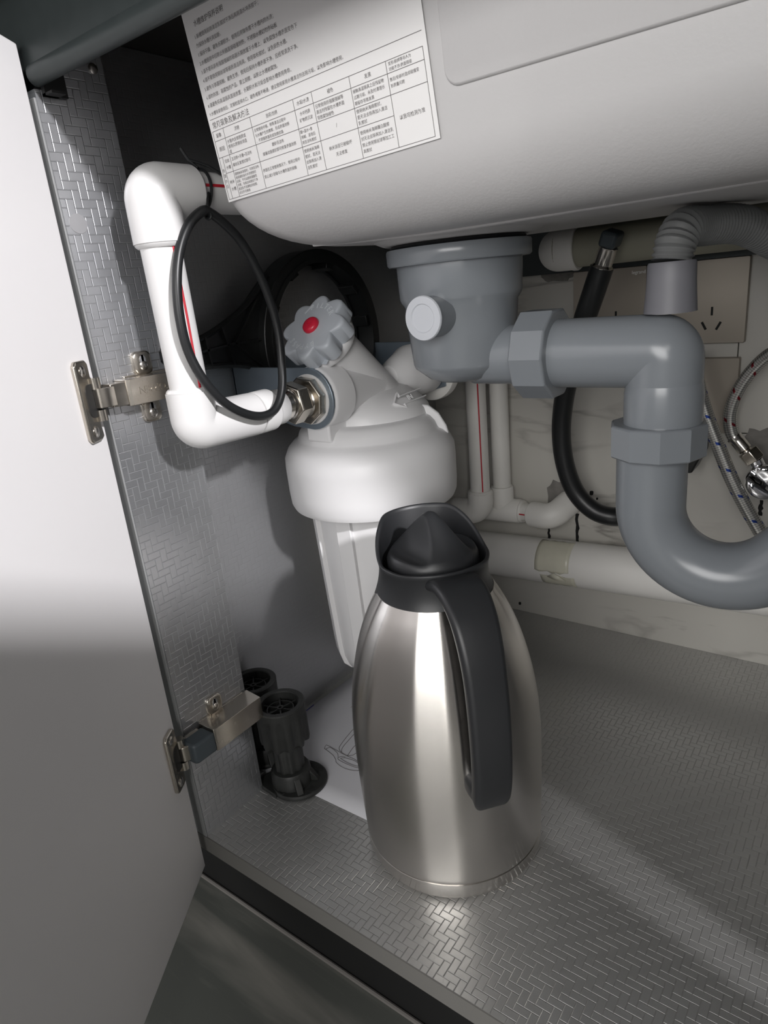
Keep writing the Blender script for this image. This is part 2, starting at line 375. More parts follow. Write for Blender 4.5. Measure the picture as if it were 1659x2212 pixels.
obj('floor_seal', MB().tube([(-0.4, 0.0315, -0.1243), (1.2, 0.0315, -0.1243)], 0.0022, 8), 'grout', cab)
rail = MB().box((-0.0745, 0.001, 0.633), (W, 0.016, ZT))
obj('front_rail', rail, 'dark', cab, bevel=0.001)
bead = []
for x in (0.001, W):
    bead.append([(x, 0.0035 + 0.0060 * math.cos(a), 0.6295 + 0.0066 * math.sin(a)) for a in [2 * PI * k / 20 for k in range(20)]])
obj('rail_bead', MB().rings(bead), 'dark', cab)
obj('rail_bracket', MB().box((0.0003, 0.006, 0.618), (0.004, 0.022, 0.637)).box((0.0003, 0.006, 0.618), (0.012, 0.016, 0.6195)), 'black', cab)
sp = MB().lathe([(0.0001, 0), (0.0035, 0), (0.0035, 0.0006), (0.0022, 0.0012), (0.0001, 0.0012)], 18, axis_m((0.0, 0.0478, 0.6405), (1, 0, 0)))
obj('screw', sp, 'steel', cab)
obj('cover_cap', MB().lathe([(0.0001, 0), (0.0068, 0), (0.0066, 0.0004), (0.0001, 0.0005)], 32, axis_m((0.0, 0.0108, 0.5406), (1, 0, 0))), 'sticker', cab)
obj('back_rail', MB().box((-0.056, 0.517, 0.4715), (W, YB - 0.0006, 0.56)), 'dark', cab)

# doors
DD = Vector((0.545, -0.838, 0)); DN = Vector((0.838, 0.545, 0)); DO = Vector((0.0034, -0.0100, 0))
def door_pt(s, z, n=0.0): return DO + DD * s + DN * n + Vector((0, 0, z))
MD0 = Matrix(((DD.x, 0, DN.x, DO.x), (DD.y, 0, DN.y, DO.y), (0, 1, 0, 0), (0, 0, 0, 1)))  # (s,z,n)->world
MD = MD0 @ Matrix.Translation((0, -0.024, 0)) @ Matrix.Rotation(math.radians(0.75), 4, 'Z') @ Matrix.Translation((0, 0.024, 0))   # the door hangs a touch askew
door = obj('door', MB().box((0, -0.024, -0.018), (0.40, 0.6471, 0.0), MD), 'door', cab, bevel=0.0012, seg=3)
DO2 = Vector((W - 0.0022, -0.0099, 0)); DD2 = Vector((-0.545, -0.838, 0)).normalized(); DN2 = Vector((DD2.y, -DD2.x, 0))
MD2 = Matrix(((DD2.x, 0, -DN2.x, DO2.x), (DD2.y, 0, -DN2.y, DO2.y), (0, 1, 0, 0), (0, 0, 0, 1)))
obj('door', MB().box((0, -0.024, 0.0), (0.40, 0.6471, 0.018), MD2), 'door', cab, bevel=0.0012, seg=3)

# hinges ------------------------------------------------------------
def hinge(zc, damper):
    zm = zc + 0.0005
    h = obj('hinge', hinge_arm(zm, damper), 'nickel', cab, bevel=0.0008)
    # mounting plate wings on the stile
    for sgn in ((1, -1)):
        z = zm + sgn * 0.0185
        w = MB()
        ring = rrect(0.017, 0.018, 0.0045, 5)
        prof = [(1.0, 0.0), (1.0, 0.0018), (0.93, 0.0030), (0.80, 0.0036)]
        w.rings([[(a * f, b * f, hh) for a, b in ring] for f, hh in prof], True, False, axis_m((0.0, 0.0365, z), (1, 0, 0), (0, 0, 1)))
        obj('mounting_wing', w, 'nickel', h)
        sl = MB().prism(rrect(0.0056, 0.0105, 0.0038, 6), 0.0034, 0.0039, axis_m((0.0, 0.0365, z + 0.001), (1, 0, 0), (0, 0, 1)))
        obj('slot', sl, 'foil_yz', h, flat=True)
        screw((0.0036, 0.0365, z - 0.0022), (1, 0, 0), 0.0036, h)
    # cup plate on the door
    p = MB(); half = 0.027
    out = [(0.0035, -half), (0.0075, -half - 0.002), (0.0205, -half - 0.002), (0.0235, -half + 0.001), (0.0235, half - 0.001), (0.0205, half + 0.002), (0.0075, half + 0.002),
           (0.0045, half - 0.001), (0.0045, half * 0.62), (0.0005, half * 0.50), (-0.0012, half * 0.2), (-0.0012, -half * 0.2), (0.0005, -half * 0.50), (0.0045, -half * 0.62)]
    cz = zc - 0.0005
    mdoor = MD0 @ Matrix.Translation((0, cz, 0))
    p.prism(out, 0.0, 0.0034, mdoor)
    obj('cup_plate', p, 'nickel', h, bevel=0.0012, seg=3)
    cup = MB().prism(rrect(0.017, 0.024, 0.006, 6, 0.0085, 0.0), 0.0032, 0.0038, mdoor)
    obj('cup_recess', cup, 'screw', h, flat=True)
    boss = MB()
    for sg in (1, -1):
        boss.lathe([(0.0001, -0.004), (0.0042, -0.004), (0.0042, 0.004), (0.0001, 0.004)], 18, axis_m(door_pt(0.004, cz + sg * 0.0115, 0.0048), (0, 0, 1)))
    obj('cup_boss', boss, 'nickel', h)
    for sg in (1, -1): screw(door_pt(0.0145, cz + sg * 0.0215, 0.0034), DN, 0.0041, h)
    return h
def screw(p, d, r, par):
    m = axis_m(p, d)
    s = obj('screw', MB().lathe([(0.0001, 0), (r, 0), (r, 0.0004), (r * 0.75, 0.0010), (0.0001, 0.0011)], 20, m), 'steel', par)
    return s
def hinge_arm(z, damper):
    a = MB(); hw = 0.0098
    # long channel along the stile (x out of the stile, y into the cabinet)
    if not damper:
        prof = [(0.002, 0.0095), (0.0165, 0.0095), (0.0185, 0.012), (0.0185, 0.074), (0.002, 0.074)]
    else:
        prof = [(0.002, 0.016), (0.0230, 0.016), (0.0240, 0.018), (0.0235, 0.073), (0.002, 0.075)]
    # prism in (x,y) extruded in z
    a.prism(prof, z - hw - (0.002 if damper else 0), z + hw + (0.001 if damper else 0))
    a.prism([(0.0035, -0.0025), (0.0150, -0.0025), (0.0160, 0.012), (0.0035, 0.012)], z - hw * 0.86, z + hw * 0.86)
    # swinging link from the cup to the channel
    c0 = door_pt(0.006, 0, 0.004); path = smooth_path([(c0.x, c0.y, 0), (c0.x + 0.0035, c0.y + 0.0015, 0), (0.0155, -0.0065, 0), (0.0150, 0.000, 0)], 6)
    L = []
    for i, q in enumerate(path):
        t = (path[min(i + 1, len(path) - 1)] - path[max(i - 1, 0)]).normalized(); nn = Vector((t.y, -t.x, 0)) * 0.0012
        u = q + nn; w = q - nn; hz = hw * 0.72
        L.append([(u.x, u.y, z - hz), (u.x, u.y, z + hz), (w.x, w.y, z + hz), (w.x, w.y, z - hz)])
    a.rings(L)
    # base rail of the mounting plate
    a.box((0.0, 0.022, z - 0.022), (0.0028, 0.051, z + 0.022)) if False else None
    a.box((0.0, 0.018, z - 0.011), (0.0025, 0.070, z + 0.011))
    return a
hu = hinge(0.4213, False)
tx = MB(); text_into(tx, 'TOPPEN', 0.0078, axis_m((0.0186, 0.0475, 0.4248), (1, 0, 0), (0, 0, -1)) , 'LEFT', 3, 0.0004)
obj('engraved_text', tx, 'nickel', hu, flat=True)
hl = hinge(0.1085, True)
dm = MB().prism([(0.0055, -0.0075), (0.0220, -0.0075), (0.0240, -0.004), (0.0240, 0.0165), (0.0055, 0.0165)], 0.1085 - 0.0105, 0.1085 + 0.0090)
obj('damper_block', dm, 'damper', hl, bevel=0.0025, seg=3)
for y, x in ((0.062, 0.012), (0.031, 0.012)):
    rv = MB().lathe([(0.0001, 0), (0.0011, 0), (0.0009, 0.0005), (0.0001, 0.0006)], 12, Matrix.Translation((x, y, 0.1085 + 0.0108)))
    obj('rivet', rv, 'nickel', hl)

# ================================================================ COUNTERTOP (its underside shows above the left wall)
SINKX0, SINKX1, SINKY0, SINKY1 = 0.071, 0.72, 0.064, 0.40
ct = obj('countertop', MB().frame_prism([(-0.45, -0.022), (1.25, -0.022), (1.25, YB), (-0.45, YB)],
         [(SINKX0 + 0.02, SINKY0 + 0.02), (SINKX1 - 0.02, SINKY0 + 0.02), (SINKX1 - 0.02, SINKY1 - 0.02), (SINKX0 + 0.02, SINKY1 - 0.02)], ZT + 0.0005, ZT + 0.03), 'counter')
tag(ct, 'dark countertop lying over the cabinet and sink', 'countertop')

# ================================================================ SINK
sink = thing('kitchen_sink', 'pale grey undercoated sink bowl hanging below the countertop with printed label', 'sink', (0.395, 0.23, 0.508))
def yf(z): return 0.072 + (0.6 - z) * 0.1
SB = 0.5105; RB = 0.042
def sink_ring(z, off=0.0):
    h = z - SB
    inset = RB - math.sqrt(max(0.0, RB * RB - (RB - h) ** 2)) if h < RB else 0.0
    x0 = SINKX0 + (0.68 - z) * 0.03 + inset + off; x1 = SINKX1 - inset - off
    y0 = yf(z) + inset + off; y1 = SINKY1 - inset - off
    return [(a, b, z) for a, b in rrect(x1 - x0, y1 - y0, 0.016 + 0.75 * inset, 8, (x0 + x1) / 2, (y0 + y1) / 2)]
zs = [SB + RB * (1 - math.cos(a)) for a in [PI / 2 * k / 12 for k in range(13)]] + [0.57, 0.60, 0.64, ZT]
outer = [sink_ring(z) for z in zs]
inner = [sink_ring(z + (0.006 if z < 0.6 else 0), 0.004) for z in zs]
for r, z in ((inner[-1], ZT),): inner[-1] = [(x, y, ZT) for x, y, _ in r]
bm_s = MB(); n = len(outer[0])
rr = inner[::-1] if False else None
allr = outer + inner[::-1]
vs = [v for r in allr for v in r]; fs = []
for i in range(len(allr) - 1):
    for k in range(n): fs.append((i * n + k, i * n + (k + 1) % n, (i + 1) * n + (k + 1) % n, (i + 1) * n + k))
fs.append(tuple(range(n))[::-1]); fs.append(tuple(range((len(allr) - 1) * n, len(allr) * n)))
bm_s.add(vs, fs)
obj('bowl', bm_s, 'sink', sink, angle=60)
# raised damping pad on the front face (its lower edge makes the long shadow line)
def face_pt(x, z, n=0.0): return Vector((x, yf(z) - n * 0.995, z - n * 0.0995))
MF = Matrix(((1, 0, 0, 0), (0, -0.1 / math.hypot(1, .1), -1 / math.hypot(1, .1), 0.072), (0, 1 / math.hypot(1, .1), -0.1 / math.hypot(1, .1), 0.6), (0, 0, 0, 1)))  # (x, up, out)
pad = MB(); ring = rrect(0.39, 0.112, 0.008, 6, 0.2665 + 0.195, 0.0285)
pad.rings([[(a, b, -0.001) for a, b in ring], [(a, b, 0.0006) for a, b in ring]] + [[(0.4615 + (a - 0.4615) * (1 - 0.0035 * q), 0.0285 + (b - 0.0285) * (1 - 0.024 * q), 0.0006 + 0.0014 * math.sin(q * PI / 2)) for a, b in ring] for q in (0.33, 0.66, 1.0)], True, False, MF)
obj('damping_pad', pad, 'sink', sink, angle=60)
# boss round the drain and the folded seam under the bowl
obj('drain_boss', MB().lathe([(0.0001, 0.5068), (0.058, 0.5068), (0.0605, 0.5075), (0.066, 0.5100), (0.068, 0.5115), (0.0001, 0.5115)], 56, Matrix.Translation((0.180, 0.224, 0))), 'sink', sink)
seam = MB().tube(smooth_path([(0.115, 0.125, 0.5125), (0.2, 0.150, 0.5105), (0.32, 0.150, 0.5110), (0.45, 0.140, 0.5112), (0.62, 0.140, 0.5112)], 6), 0.0016, 8)
obj('seam', seam, 'sink', sink)
# printed label
E_ = Vector((0.9992, -0.0041, 0.0406)).normalized(); N_ = Vector((0, -1, -0.1)).normalized(); V_ = N_.cross(E_).normalized()
LO = Vector((0.0847, 0.0776, 0.5442)) + N_ * 0.0009
ML = Matrix(((E_.x, V_.x, N_.x, LO.x), (E_.y, V_.y, N_.y, LO.y), (E_.z, V_.z, N_.z, LO.z), (0, 0, 0, 1)))
lab = obj('label', MB().box((0, 0, 0), (0.1752, 0.118, 0.0003), ML), 'paper', sink, flat=True)
lab['label'] = 'white printed instruction label'
pr = MB(); mm = 0.001
def ltext(u, v, s, body, al='LEFT'):
    text_into(pr, body, s * mm, ML @ Matrix.Translation((u * mm, v * mm, 0.00045)) @ Matrix.Diagonal((0.94, 1.0, 1.0, 1.0)), al, 1)
def lline(u0, v0, u1, v1, w=0.32):
    if abs(u1 - u0) > abs(v1 - v0): pr.box((u0 * mm, (v0 - w / 2) * mm, 0.0003), (u1 * mm, (v0 + w / 2) * mm, 0.0004), ML)
    else: pr.box(((u0 - w / 2) * mm, v0 * mm, 0.0003), ((u0 + w / 2) * mm, v1 * mm, 0.0004), ML)
lline(2, 50.3, 173, 50.3)
ltext(3, 45.0, 4.3, '常见现象及解决方法')
for v in (43.4, 37.5, 27.4): lline(1.6, v, 172.4, v)
lline(4.7, 17.4, 148, 17.4); lline(1.3, 1.5, 172.4, 1.5)
for u in (12.2, 38.7, 77.3, 92.7, 122.0, 148.0): lline(u, 1.5, u, 43.4)
lline(1.5, 1.5, 1.5, 43.4); lline(172.3, 1.5, 172.3, 43.4); lline(4.9, 1.5, 4.9, 27.4)
H = 2.55
ltext(6.8, 39.3, 2.9, '现象', 'CENTER'); ltext(6.8, 31.2, 2.9, '原因', 'CENTER')
for i, ch in enumerate('处理办法'): ltext(3.1, 18.5 - i * 3.3, 2.5, ch, 'CENTER')
ltext(8.6, 23.6, 2.5, '拉丝', 'CENTER'); ltext(8.6, 19.6, 2.5, '水槽', 'CENTER')
ltext(8.6, 10.6, 2.5, '纳米', 'CENTER'); ltext(8.6, 6.2, 2.5, '水槽', 'CENTER')
for u, t in ((25, '浮锈'), (58, '刮花/划痕'), (85, '水垢/水渍'), (107, '褪色'), (135, '发黑')): ltext(u, 39.5, H, t, 'CENTER')
ltext(149.5, 41.0, 1.95, '变形/脱焊等非人为'); ltext(149.5, 38.4, 1.95, '功能不良/表面瑕疵')
def para(u, v, lines, s=2.05, dv=3.0, al='LEFT'):
    for i, t in enumerate(lines): ltext(u, v - i * dv, s, t, al)
para(13.2, 34.0, ['水管内含铁锈质或', '使用劣质钢丝球造', '成'], 2.45); para(39.8, 34.4, ['日常使用中锅、碗等清洁过程中', '与水槽产生的摩擦，形成表面划痕', '，不锈钢表面形成划痕纹路'], 2.2)
para(85, 33.8, ['水中钙质', '矿物质沉淀'], 2.3, 3.4, 'CENTER'); para(93.6, 34.4, ['日常使用的强酸强碱等', '清洁剂残留在水槽表面', '导致腐蚀褪色'], 2.35)
para(122.9, 34.6, ['接触高温锅具之后残留物', '过期污垢、未及时清理长', '期留存导致发黑'], 2.15); para(149, 33.6, ['售后/安装时造成碰撞变', '形质量问题'], 2.0)
para(13.2, 23.6, ['五洁粉+牙膏+百洁布', '顺纹反复擦拭即可'], 2.35, 3.6); para(58, 23.6, ['磨砂百洁布', '顺着纹路擦拭即可修复表面划痕'], 2.3, 3.6, 'CENTER')
para(78, 24.6, ['醋+温水+食', '用碱，浸泡后', '用百洁布擦拭'], 2.1, 2.9); ltext(107, 21.5, 3.0, '/', 'CENTER')
para(122.9, 24.5, ['使用纳米海绵擦拭，', '若无法去除再加入清洁', '乳擦拭'], 2.3, 3.0)
para(13.0, 14.6, ['遇锈纳米涂层时，可用百洁布', '轻轻顺纹以水中浮锈擦拭', '去除；不可以使用强酸性', '浮锈，可用白布擦拭干净', '清洁乳不含颗粒的轻擦，', '切记不可使用'], 1.95, 2.35)
para(39.6, 11.0, ['表面在正常使用情况下，使用过程中', '禁止减少刮碰与水槽表面的接触'], 2.25, 3.8)
para(78.0, 14.0, ['使用纳米海绵', '擦拭，若无法', '去除再加入清', '洁乳擦拭'], 2.25, 3.1); para(107, 11.0, ['纳米涂层已被破坏', '无法修复'], 2.4, 4.0, 'CENTER')
para(122.9, 13.6, ['使用纳米海绵蘸白醋擦', '拭无法去除再加入清洁乳', '禁止使用钢丝球等加工工', '具擦拭'], 2.25, 3.2)
ltext(160, 14.5, 2.6, '以我司检测为准', 'CENTER')
ls = ['1.新槽使用前用清洁乳擦拭干净后再用清水冲洗擦干；', '为保持水槽光亮如新。', '1.保持干燥，避免长期积水，使用后用软布擦干水槽内的水渍；',
      '2.水槽使用中应防止利器直接碰撞划伤，不锈钢水槽切勿作砧板', '3.请不要将装有强酸强碱的容器长期放置于水槽上，以免腐蚀水槽表面变色下', '4.请不要使用钢丝球等硬质清洁用具，使用软布擦拭，以免损伤水槽。',
      '5.避免与铁器接触，避免生锈，使用后保持水槽表面干净，应经常清洗干净。', '6.请勿存放，易腐蚀的产品，要立刻擦，以防止水槽被腐蚀。', '8.请避免将高温锅具直接放置，长期积水和污垢会影响水槽使用寿命。',
      '9.水槽安装使用后，定期检查排水口，避免堵塞不畅通，建议使用家用水槽清洁剂去除污垢，以免影响水槽使用。']
ls = ls[::-1]
for i, t in enumerate(ls): ltext(3.0 + 0.45 * i, 52.4 + i * 4.75, 2.75 if i else 2.55, t)
ltext(9.0, 52.4 + len(ls) * 4.75 + 1.5, 3.8, '水槽维护保养说明')
obj('printed_text', pr, 'ink', lab, flat=True)

# ================================================================ DRAIN TRAP
dt = thing('drain_trap', 'grey plastic sink strainer cup with trap pipe and two ribbed nuts', 'drain pipe', (0.180, 0.224, 0.50))
DX, DY = 0.180, 0.224
Tz = lambda z: Matrix.Translation((DX, DY, z))
cup = MB().lathe([(0.0001, 0.5035), (0.0535, 0.5035), (0.0572, 0.5035), (0.0580, 0.502), (0.0578, 0.4925), (0.0565, 0.491), (0.0505, 0.4905), (0.0498, 0.466), (0.0490, 0.4635), (0.0462, 0.4595),
                 (0.0448, 0.440), (0.0425, 0.4125), (0.0412, 0.4095), (0.030, 0.4005), (0.022, 0.3975), (0.0001, 0.3965)], 64, Tz(0))
obj('strainer_cup', cup, 'grey', dt, angle=40)
obj('gasket', MB().lathe([(0.0001, 0.5036), (0.0535, 0.5036), (0.0545, 0.505), (0.053, 0.5066), (0.0001, 0.5066)], 56, Tz(0)), 'rubber', dt)
ms = axis_m((DX + 0.004, DY - 0.036, 0.4525), (-0.05, -1, 0.0))
obj('overflow_stub', MB().lathe([(0.0155, 0), (0.0155, 0.024), (0.0001, 0.024)], 40, ms), 'grey', dt)
obj('overflow_cap', MB().lathe([(0.0001, 0.0241), (0.0163, 0.0241), (0.0166, 0.0255), (0.0160, 0.0268), (0.0108, 0.0270), (0.0100, 0.0262), (0.0001, 0.0260)], 48, ms), 'cap', dt)
AZ = 0.4165; EX = 0.3415
obj('outlet_stub', MB().lathe([(0.0232, 0.012), (0.0232, 0.060), (0.0001, 0.060)], 40, axis_m((DX, DY, AZ), (1, 0, 0))), 'grey', dt)
def nut(mb, m, n, r0, ln, rin):
    R = r0
    rings = []
    for rr_, z in ((R * 0.965, 0.0), (R, 0.0015), (R, ln - 0.0015), (R * 0.965, ln)):
        rings.append([(rr_ * math.cos(2 * PI * k / n), rr_ * math.sin(2 * PI * k / n), z) for k in range(n)])
    mb.rings(rings, True, False, m)
    return mb
nm = nut(MB(), axis_m((0.2365, DY, AZ), (1, 0, 0)), 10, 0.0345, 0.0275, 0)
obj('nut', nm, 'grey', dt, angle=20, bevel=0.0008)
elb = MB()
path = [(0.255, DY, AZ)] + arc_corner((EX, DY, AZ), (0.255, DY, AZ), (EX, DY, 0.36), 0.0055, 14) + [(EX, DY, 0.366)]
# body of the elbow: a fat mitre with rounded outside
elb.tube(path, 0.0256, 44)
obj('elbow_pipe', elb, 'grey', dt)
obj('elbow_socket', MB().lathe([(0.0256, 0.395), (0.0268, 0.388), (0.0268, 0.3655), (0.0001, 0.3655)], 44, Matrix.Translation((EX, DY, 0))), 'grey', dt)
obj('nut', nut(MB(), Matrix.Translation((EX - 0.003, DY, 0.3420)), 10, 0.0338, 0.0245, 0), 'grey', dt, angle=20, bevel=0.0008)
R = 0.0515; LX = EX - 0.0065
ub = [(LX, DY, 0.3425), (LX, DY, 0.31)]
for k in range(31):
    a = math.radians(180 + 4.6 * k); ub.append((LX + R + R * math.cos(a), DY + 0.0003 * k, 0.302 + R * math.sin(a)))
d = (Vector(ub[-1]) - Vector(ub[-2])).normalized(); ub += [tuple(Vector(ub[-1]) + d * 0.06), tuple(Vector(ub[-1]) + d * 0.14)]
obj('u_bend', MB().tube(ub, 0.0250, 44), 'grey', dt)
tail = Vector(ub[-1]); obj('tail_pipe', MB().tube([tail - d * 0.01, tail + Vector((0.02, 0.03, -0.01)), (0.60, 0.45, 0.34), (0.62, YB - 0.001, 0.33)], 0.0236, 32), 'grey', dt)

# corrugated inlet hose with its reducer: rises from the elbow under the bowl
ch = thing('corrugated_hose', 'grey ribbed hose rising from a sleeve on the trap elbow and sweeping right', 'hose', (EX, DY, 0.44))
CX = EX + 0.004
obj('sleeve', MB().lathe([(0.0001, 0.4428), (0.0172, 0.4428), (0.0165, 0.452), (0.0158, 0.462), (0.0155, 0.474), (0.0148, 0.4755), (0.0001, 0.4755)], 36, axis_m((CX - 0.0035, DY - 0.001, 0), (0.075, 0.0, 1)) @ Matrix.Translation((-0.033, 0, 0)) if False else Matrix.Translation((CX - 0.0018, DY, 0))), 'greysm', ch)
obj('collar', MB().lathe([(0.0001, 0.4422), (0.0128, 0.4422), (0.0128, 0.4428), (0.0001, 0.4428)], 28, Matrix.Translation((CX - 0.0015, DY, 0))), 'ppr', ch)
def corrugated(pts, r, amp, pitch, seg=20):
    P = smooth_path(pts, 24); out = []; rad = []
    acc = 0; res = []
    # resample evenly
    Ls = [0]
    for i in range(1, len(P)): Ls.append(Ls[-1] + (P[i] - P[i - 1]).length)
    tot = Ls[-1]; nstep = int(tot / pitch * 6); j = 0
    for k in range(nstep + 1):
        s_ = tot * k / nstep
        while j < len(Ls) - 2 and Ls[j + 1] < s_: j += 1
        f = (s_ - Ls[j]) / max(1e-9, Ls[j + 1] - Ls[j]); out.append(P[j].lerp(P[j + 1], f)); rad.append(r + amp * math.cos(2 * PI * s_ / pitch))
    return MB().tube(out, rad, seg)
obj('ribbed_tube', corrugated([(CX - 0.0018, DY, 0.4757), (CX - 0.0005, DY + 0.002, 0.4865), (CX + 0.002, DY + 0.011, 0.4950), (CX + 0.008, DY + 0.038, 0.4965), (0.372, 0.300, 0.4945), (0.394, 0.338, 0.479), (0.425, 0.355, 0.466), (0.47, 0.365, 0.458), (0.60, 0.40, 0.45)], 0.0128, 0.0008, 0.0034), 'greyhose', ch)

# ================================================================ WATER FILTER
FX, FY = 0.045, 0.252
wf = thing('water_filter', 'white cartridge water filter with grey lobed bypass knob and red button', 'water filter', (FX, FY, 0.07))
F = lambda z=0: Matrix.Translation((FX, FY, z))
cap = MB().lathe([(0.0001, 0.2685), (0.0815, 0.2685), (0.0850, 0.2695), (0.0872, 0.2745), (0.0880, 0.2860), (0.0884, 0.3105), (0.0878, 0.3215), (0.0835, 0.3305), (0.0775, 0.3365), (0.0735, 0.3385), (0.0720, 0.3405), (0.0700, 0.3460), (0.0655, 0.3515), (0.060, 0.3545), (0.0001, 0.3550)], 72, F())
obj('filter_cap', cap, 'filt', wf, angle=30)
prof = [(0.0001, 0.0700), (0.030, 0.0705), (0.044, 0.0735), (0.0525, 0.081), (0.0565, 0.093), (0.0578, 0.110), (0.0640, 0.2690), (0.0001, 0.2690)]
obj('filter_housing', MB().lathe(prof, 72, F()), 'filt', wf, angle=45)
for k in range(8):
    a = math.radians(-82 + 45 * k); m = F() @ Matrix.Rotation(a, 4, 'Z') @ Matrix(((1, 0, 0, 0), (0, 0, 1, 0), (0, 1, 0, 0), (0, 0, 0, 1)))
    poly = [(0.040, 0.0735), (0.050, 0.0760), (0.0575, 0.0835), (0.0610, 0.097), (0.0622, 0.112), (0.0685, 0.2690), (0.050, 0.2690)]
    obj('rib', MB().prism(poly, -0.0085, 0.0085, m), 'filt', wf, bevel=0.0008)
# head: saddle hull between the ports
hull = MB(); rings = []
for z, rx, ry in ((0.3535, 0.0575, 0.062), (0.360, 0.0560, 0.0610), (0.3655, 0.0505, 0.0585), (0.3715, 0.042, 0.0545), (0.377, 0.032, 0.048), (0.381, 0.020, 0.037), (0.383, 0.008, 0.020)):
    rings.append([(FX + rx * math.cos(2 * PI * k / 48), FY + 0.012 + ry * math.sin(2 * PI * k / 48), z) for k in range(48)])
hull.rings(rings); obj('filter_head', hull, 'filt', wf, angle=70)
PZ = 0.3865
for y0, y1, yr, nm in ((0.1745, 0.26, 0.0295, 'inlet_port'), (0.25, 0.345, 0.0275, 'outlet_port')):
    pass
mi = axis_m((FX, 0.0, PZ), (0, 1, 0))
obj('inlet_port', MB().lathe([(0.0001, 0.1765), (0.0268, 0.1765), (0.0285, 0.178), (0.0292, 0.1805), (0.0292, 0.204), (0.0278, 0.2055), (0.0265, 0.206), (0.0235, 0.262), (0.0001, 0.262)], 48, mi), 'filt', wf, angle=40)
obj('outlet_port', MB().lathe([(0.0001, 0.292), (0.0120, 0.296), (0.0180, 0.306), (0.0222, 0.319), (0.0255, 0.329), (0.0285, 0.336), (0.0285, 0.362), (0.0275, 0.364), (0.0001, 0.364)], 48, mi), 'filt', wf, angle=40)
obj('outlet_flange', MB().lathe([(0.0001, 0.3685), (0.0320, 0.3685), (0.0325, 0.370), (0.0325, 0.380), (0.0001, 0.380)], 44, axis_m((FX + 0.004, 0, PZ - 0.006), (0, 1, 0))), 'ppr_old', wf)
obj('web', MB().prism([(0.1785, 0.345), (0.1795, 0.372), (0.232, 0.372), (0.226, 0.346), (0.2, 0.3385)], FX - 0.0155, FX + 0.013, MYZ), 'filt', wf, bevel=0.002)
obj('web', MB().prism([(0.270, 0.345), (0.280, 0.362), (0.318, 0.372), (0.332, 0.374), (0.322, 0.347)], FX - 0.014, FX + 0.013, MYZ), 'filt', wf, bevel=0.002)
fin = [(0.030, 0.345), (0.052, 0.3635), (0.064, 0.3615), (0.074, 0.353), (0.081, 0.340), (0.083, 0.3315), (0.075, 0.334)]
mfin = F() @ Matrix.Rotation(math.radians(28), 4, 'Z') @ Matrix(((1, 0, 0, 0), (0, 0, 1, 0), (0, 1, 0, 0), (0, 0, 0, 1)))
obj('rib', MB().prism(fin, -0.003, 0.003, mfin), 'filt', wf, bevel=0.0015)
# valve barrel, leaning forward and up
BT = Vector((FX, 0.1875, 0.4505)); BD = Vector((0.0, -0.743, 0.669)).normalized()
mb_ = axis_m(BT, BD, (0, 0, 1))
obj('valve_barrel', MB().lathe([(0.0001, -0.160), (0.0242, -0.160), (0.0228, -0.030), (0.0250, -0.029), (0.0285, -0.028), (0.0292, -0.0265), (0.0292, -0.0205), (0.028, -0.019), (0.0001, -0.019)], 48, mb_), 'filt', wf, angle=40)
obj('latch_slot', MB().box((0.0120, -0.0270, -0.0189), (0.0205, -0.0215, -0.0182), mb_ @ Matrix.Rotation(math.radians(-6), 4, 'Z')).box((-0.0080, -0.0285, -0.0269), (-0.0005, -0.0284, -0.0215), mb_ @ Matrix.Rotation(math.radians(14), 4, 'Z')), 'knob', wf)
kn = []
def lobes(f, h, am):
    out = []
    for k in range(160):
        t = 2 * PI * k / 160; r = (0.0312 + am * (2 * abs(math.cos(4 * t)) ** 1.15 - 1)) * f
        out.append((r * math.cos(t + 0.12), r * math.sin(t + 0.12), h))
    return out
kb = MB().rings([lobes(0.97, -0.0195, 0.0027), lobes(1.0, -0.0185, 0.0042), lobes(1.0, -0.003, 0.0042), lobes(0.975, -0.0012, 0.0040), lobes(0.94, -0.0003, 0.0036), lobes(0.88, 0.0, 0.0030)], True, False, mb_)
knob = obj('bypass_knob', kb, 'knob', wf, angle=50); knob['label'] = 'grey lobed knob'
rb = MB().lathe([(0.0001, -0.0002), (0.0082, -0.0002), (0.0084, 0.0012), (0.0078, 0.0030), (0.0062, 0.0042), (0.0030, 0.0046), (0.0014, 0.0045), (0.0012, 0.0037), (0.0001, 0.0036)], 36, mb_)
rbo = obj('red_button', rb, 'redbtn', knob); rbo['label'] = 'red push button'
def arc_text(mb, s, r, a0, step, size, flip=False):
    for i, chh in enumerate(s):
        a = a0 - (i * step if not flip else -i * step)
        m = mb_ @ Matrix.Rotation(a, 4, 'Z') @ Matrix.Translation((r, 0, 0.0)) @ Matrix.Rotation(-PI / 2 if not flip else PI / 2, 4, 'Z')
        text_into(mb, chh, size, m, 'CENTER', 2, 0.00025)
kt = MB(); arc_text(kt, 'FILTER', 0.0195, math.radians(112), math.radians(15), 0.0080)
obj('embossed_text', kt, 'emboss', knob, flat=True)
kt = MB(); arc_text(kt, 'BYPASS', 0.0195, math.radians(-62), math.radians(15), 0.0080)

obj('embossed_text', kt, 'emboss', knob, flat=True)
obj('index_mark', MB().box((-0.0208, 0.004, 0.0), (-0.0195, 0.015, 0.0004), mb_ @ Matrix.Rotation(math.radians(-32), 4, 'Z')), 'emboss', knob)
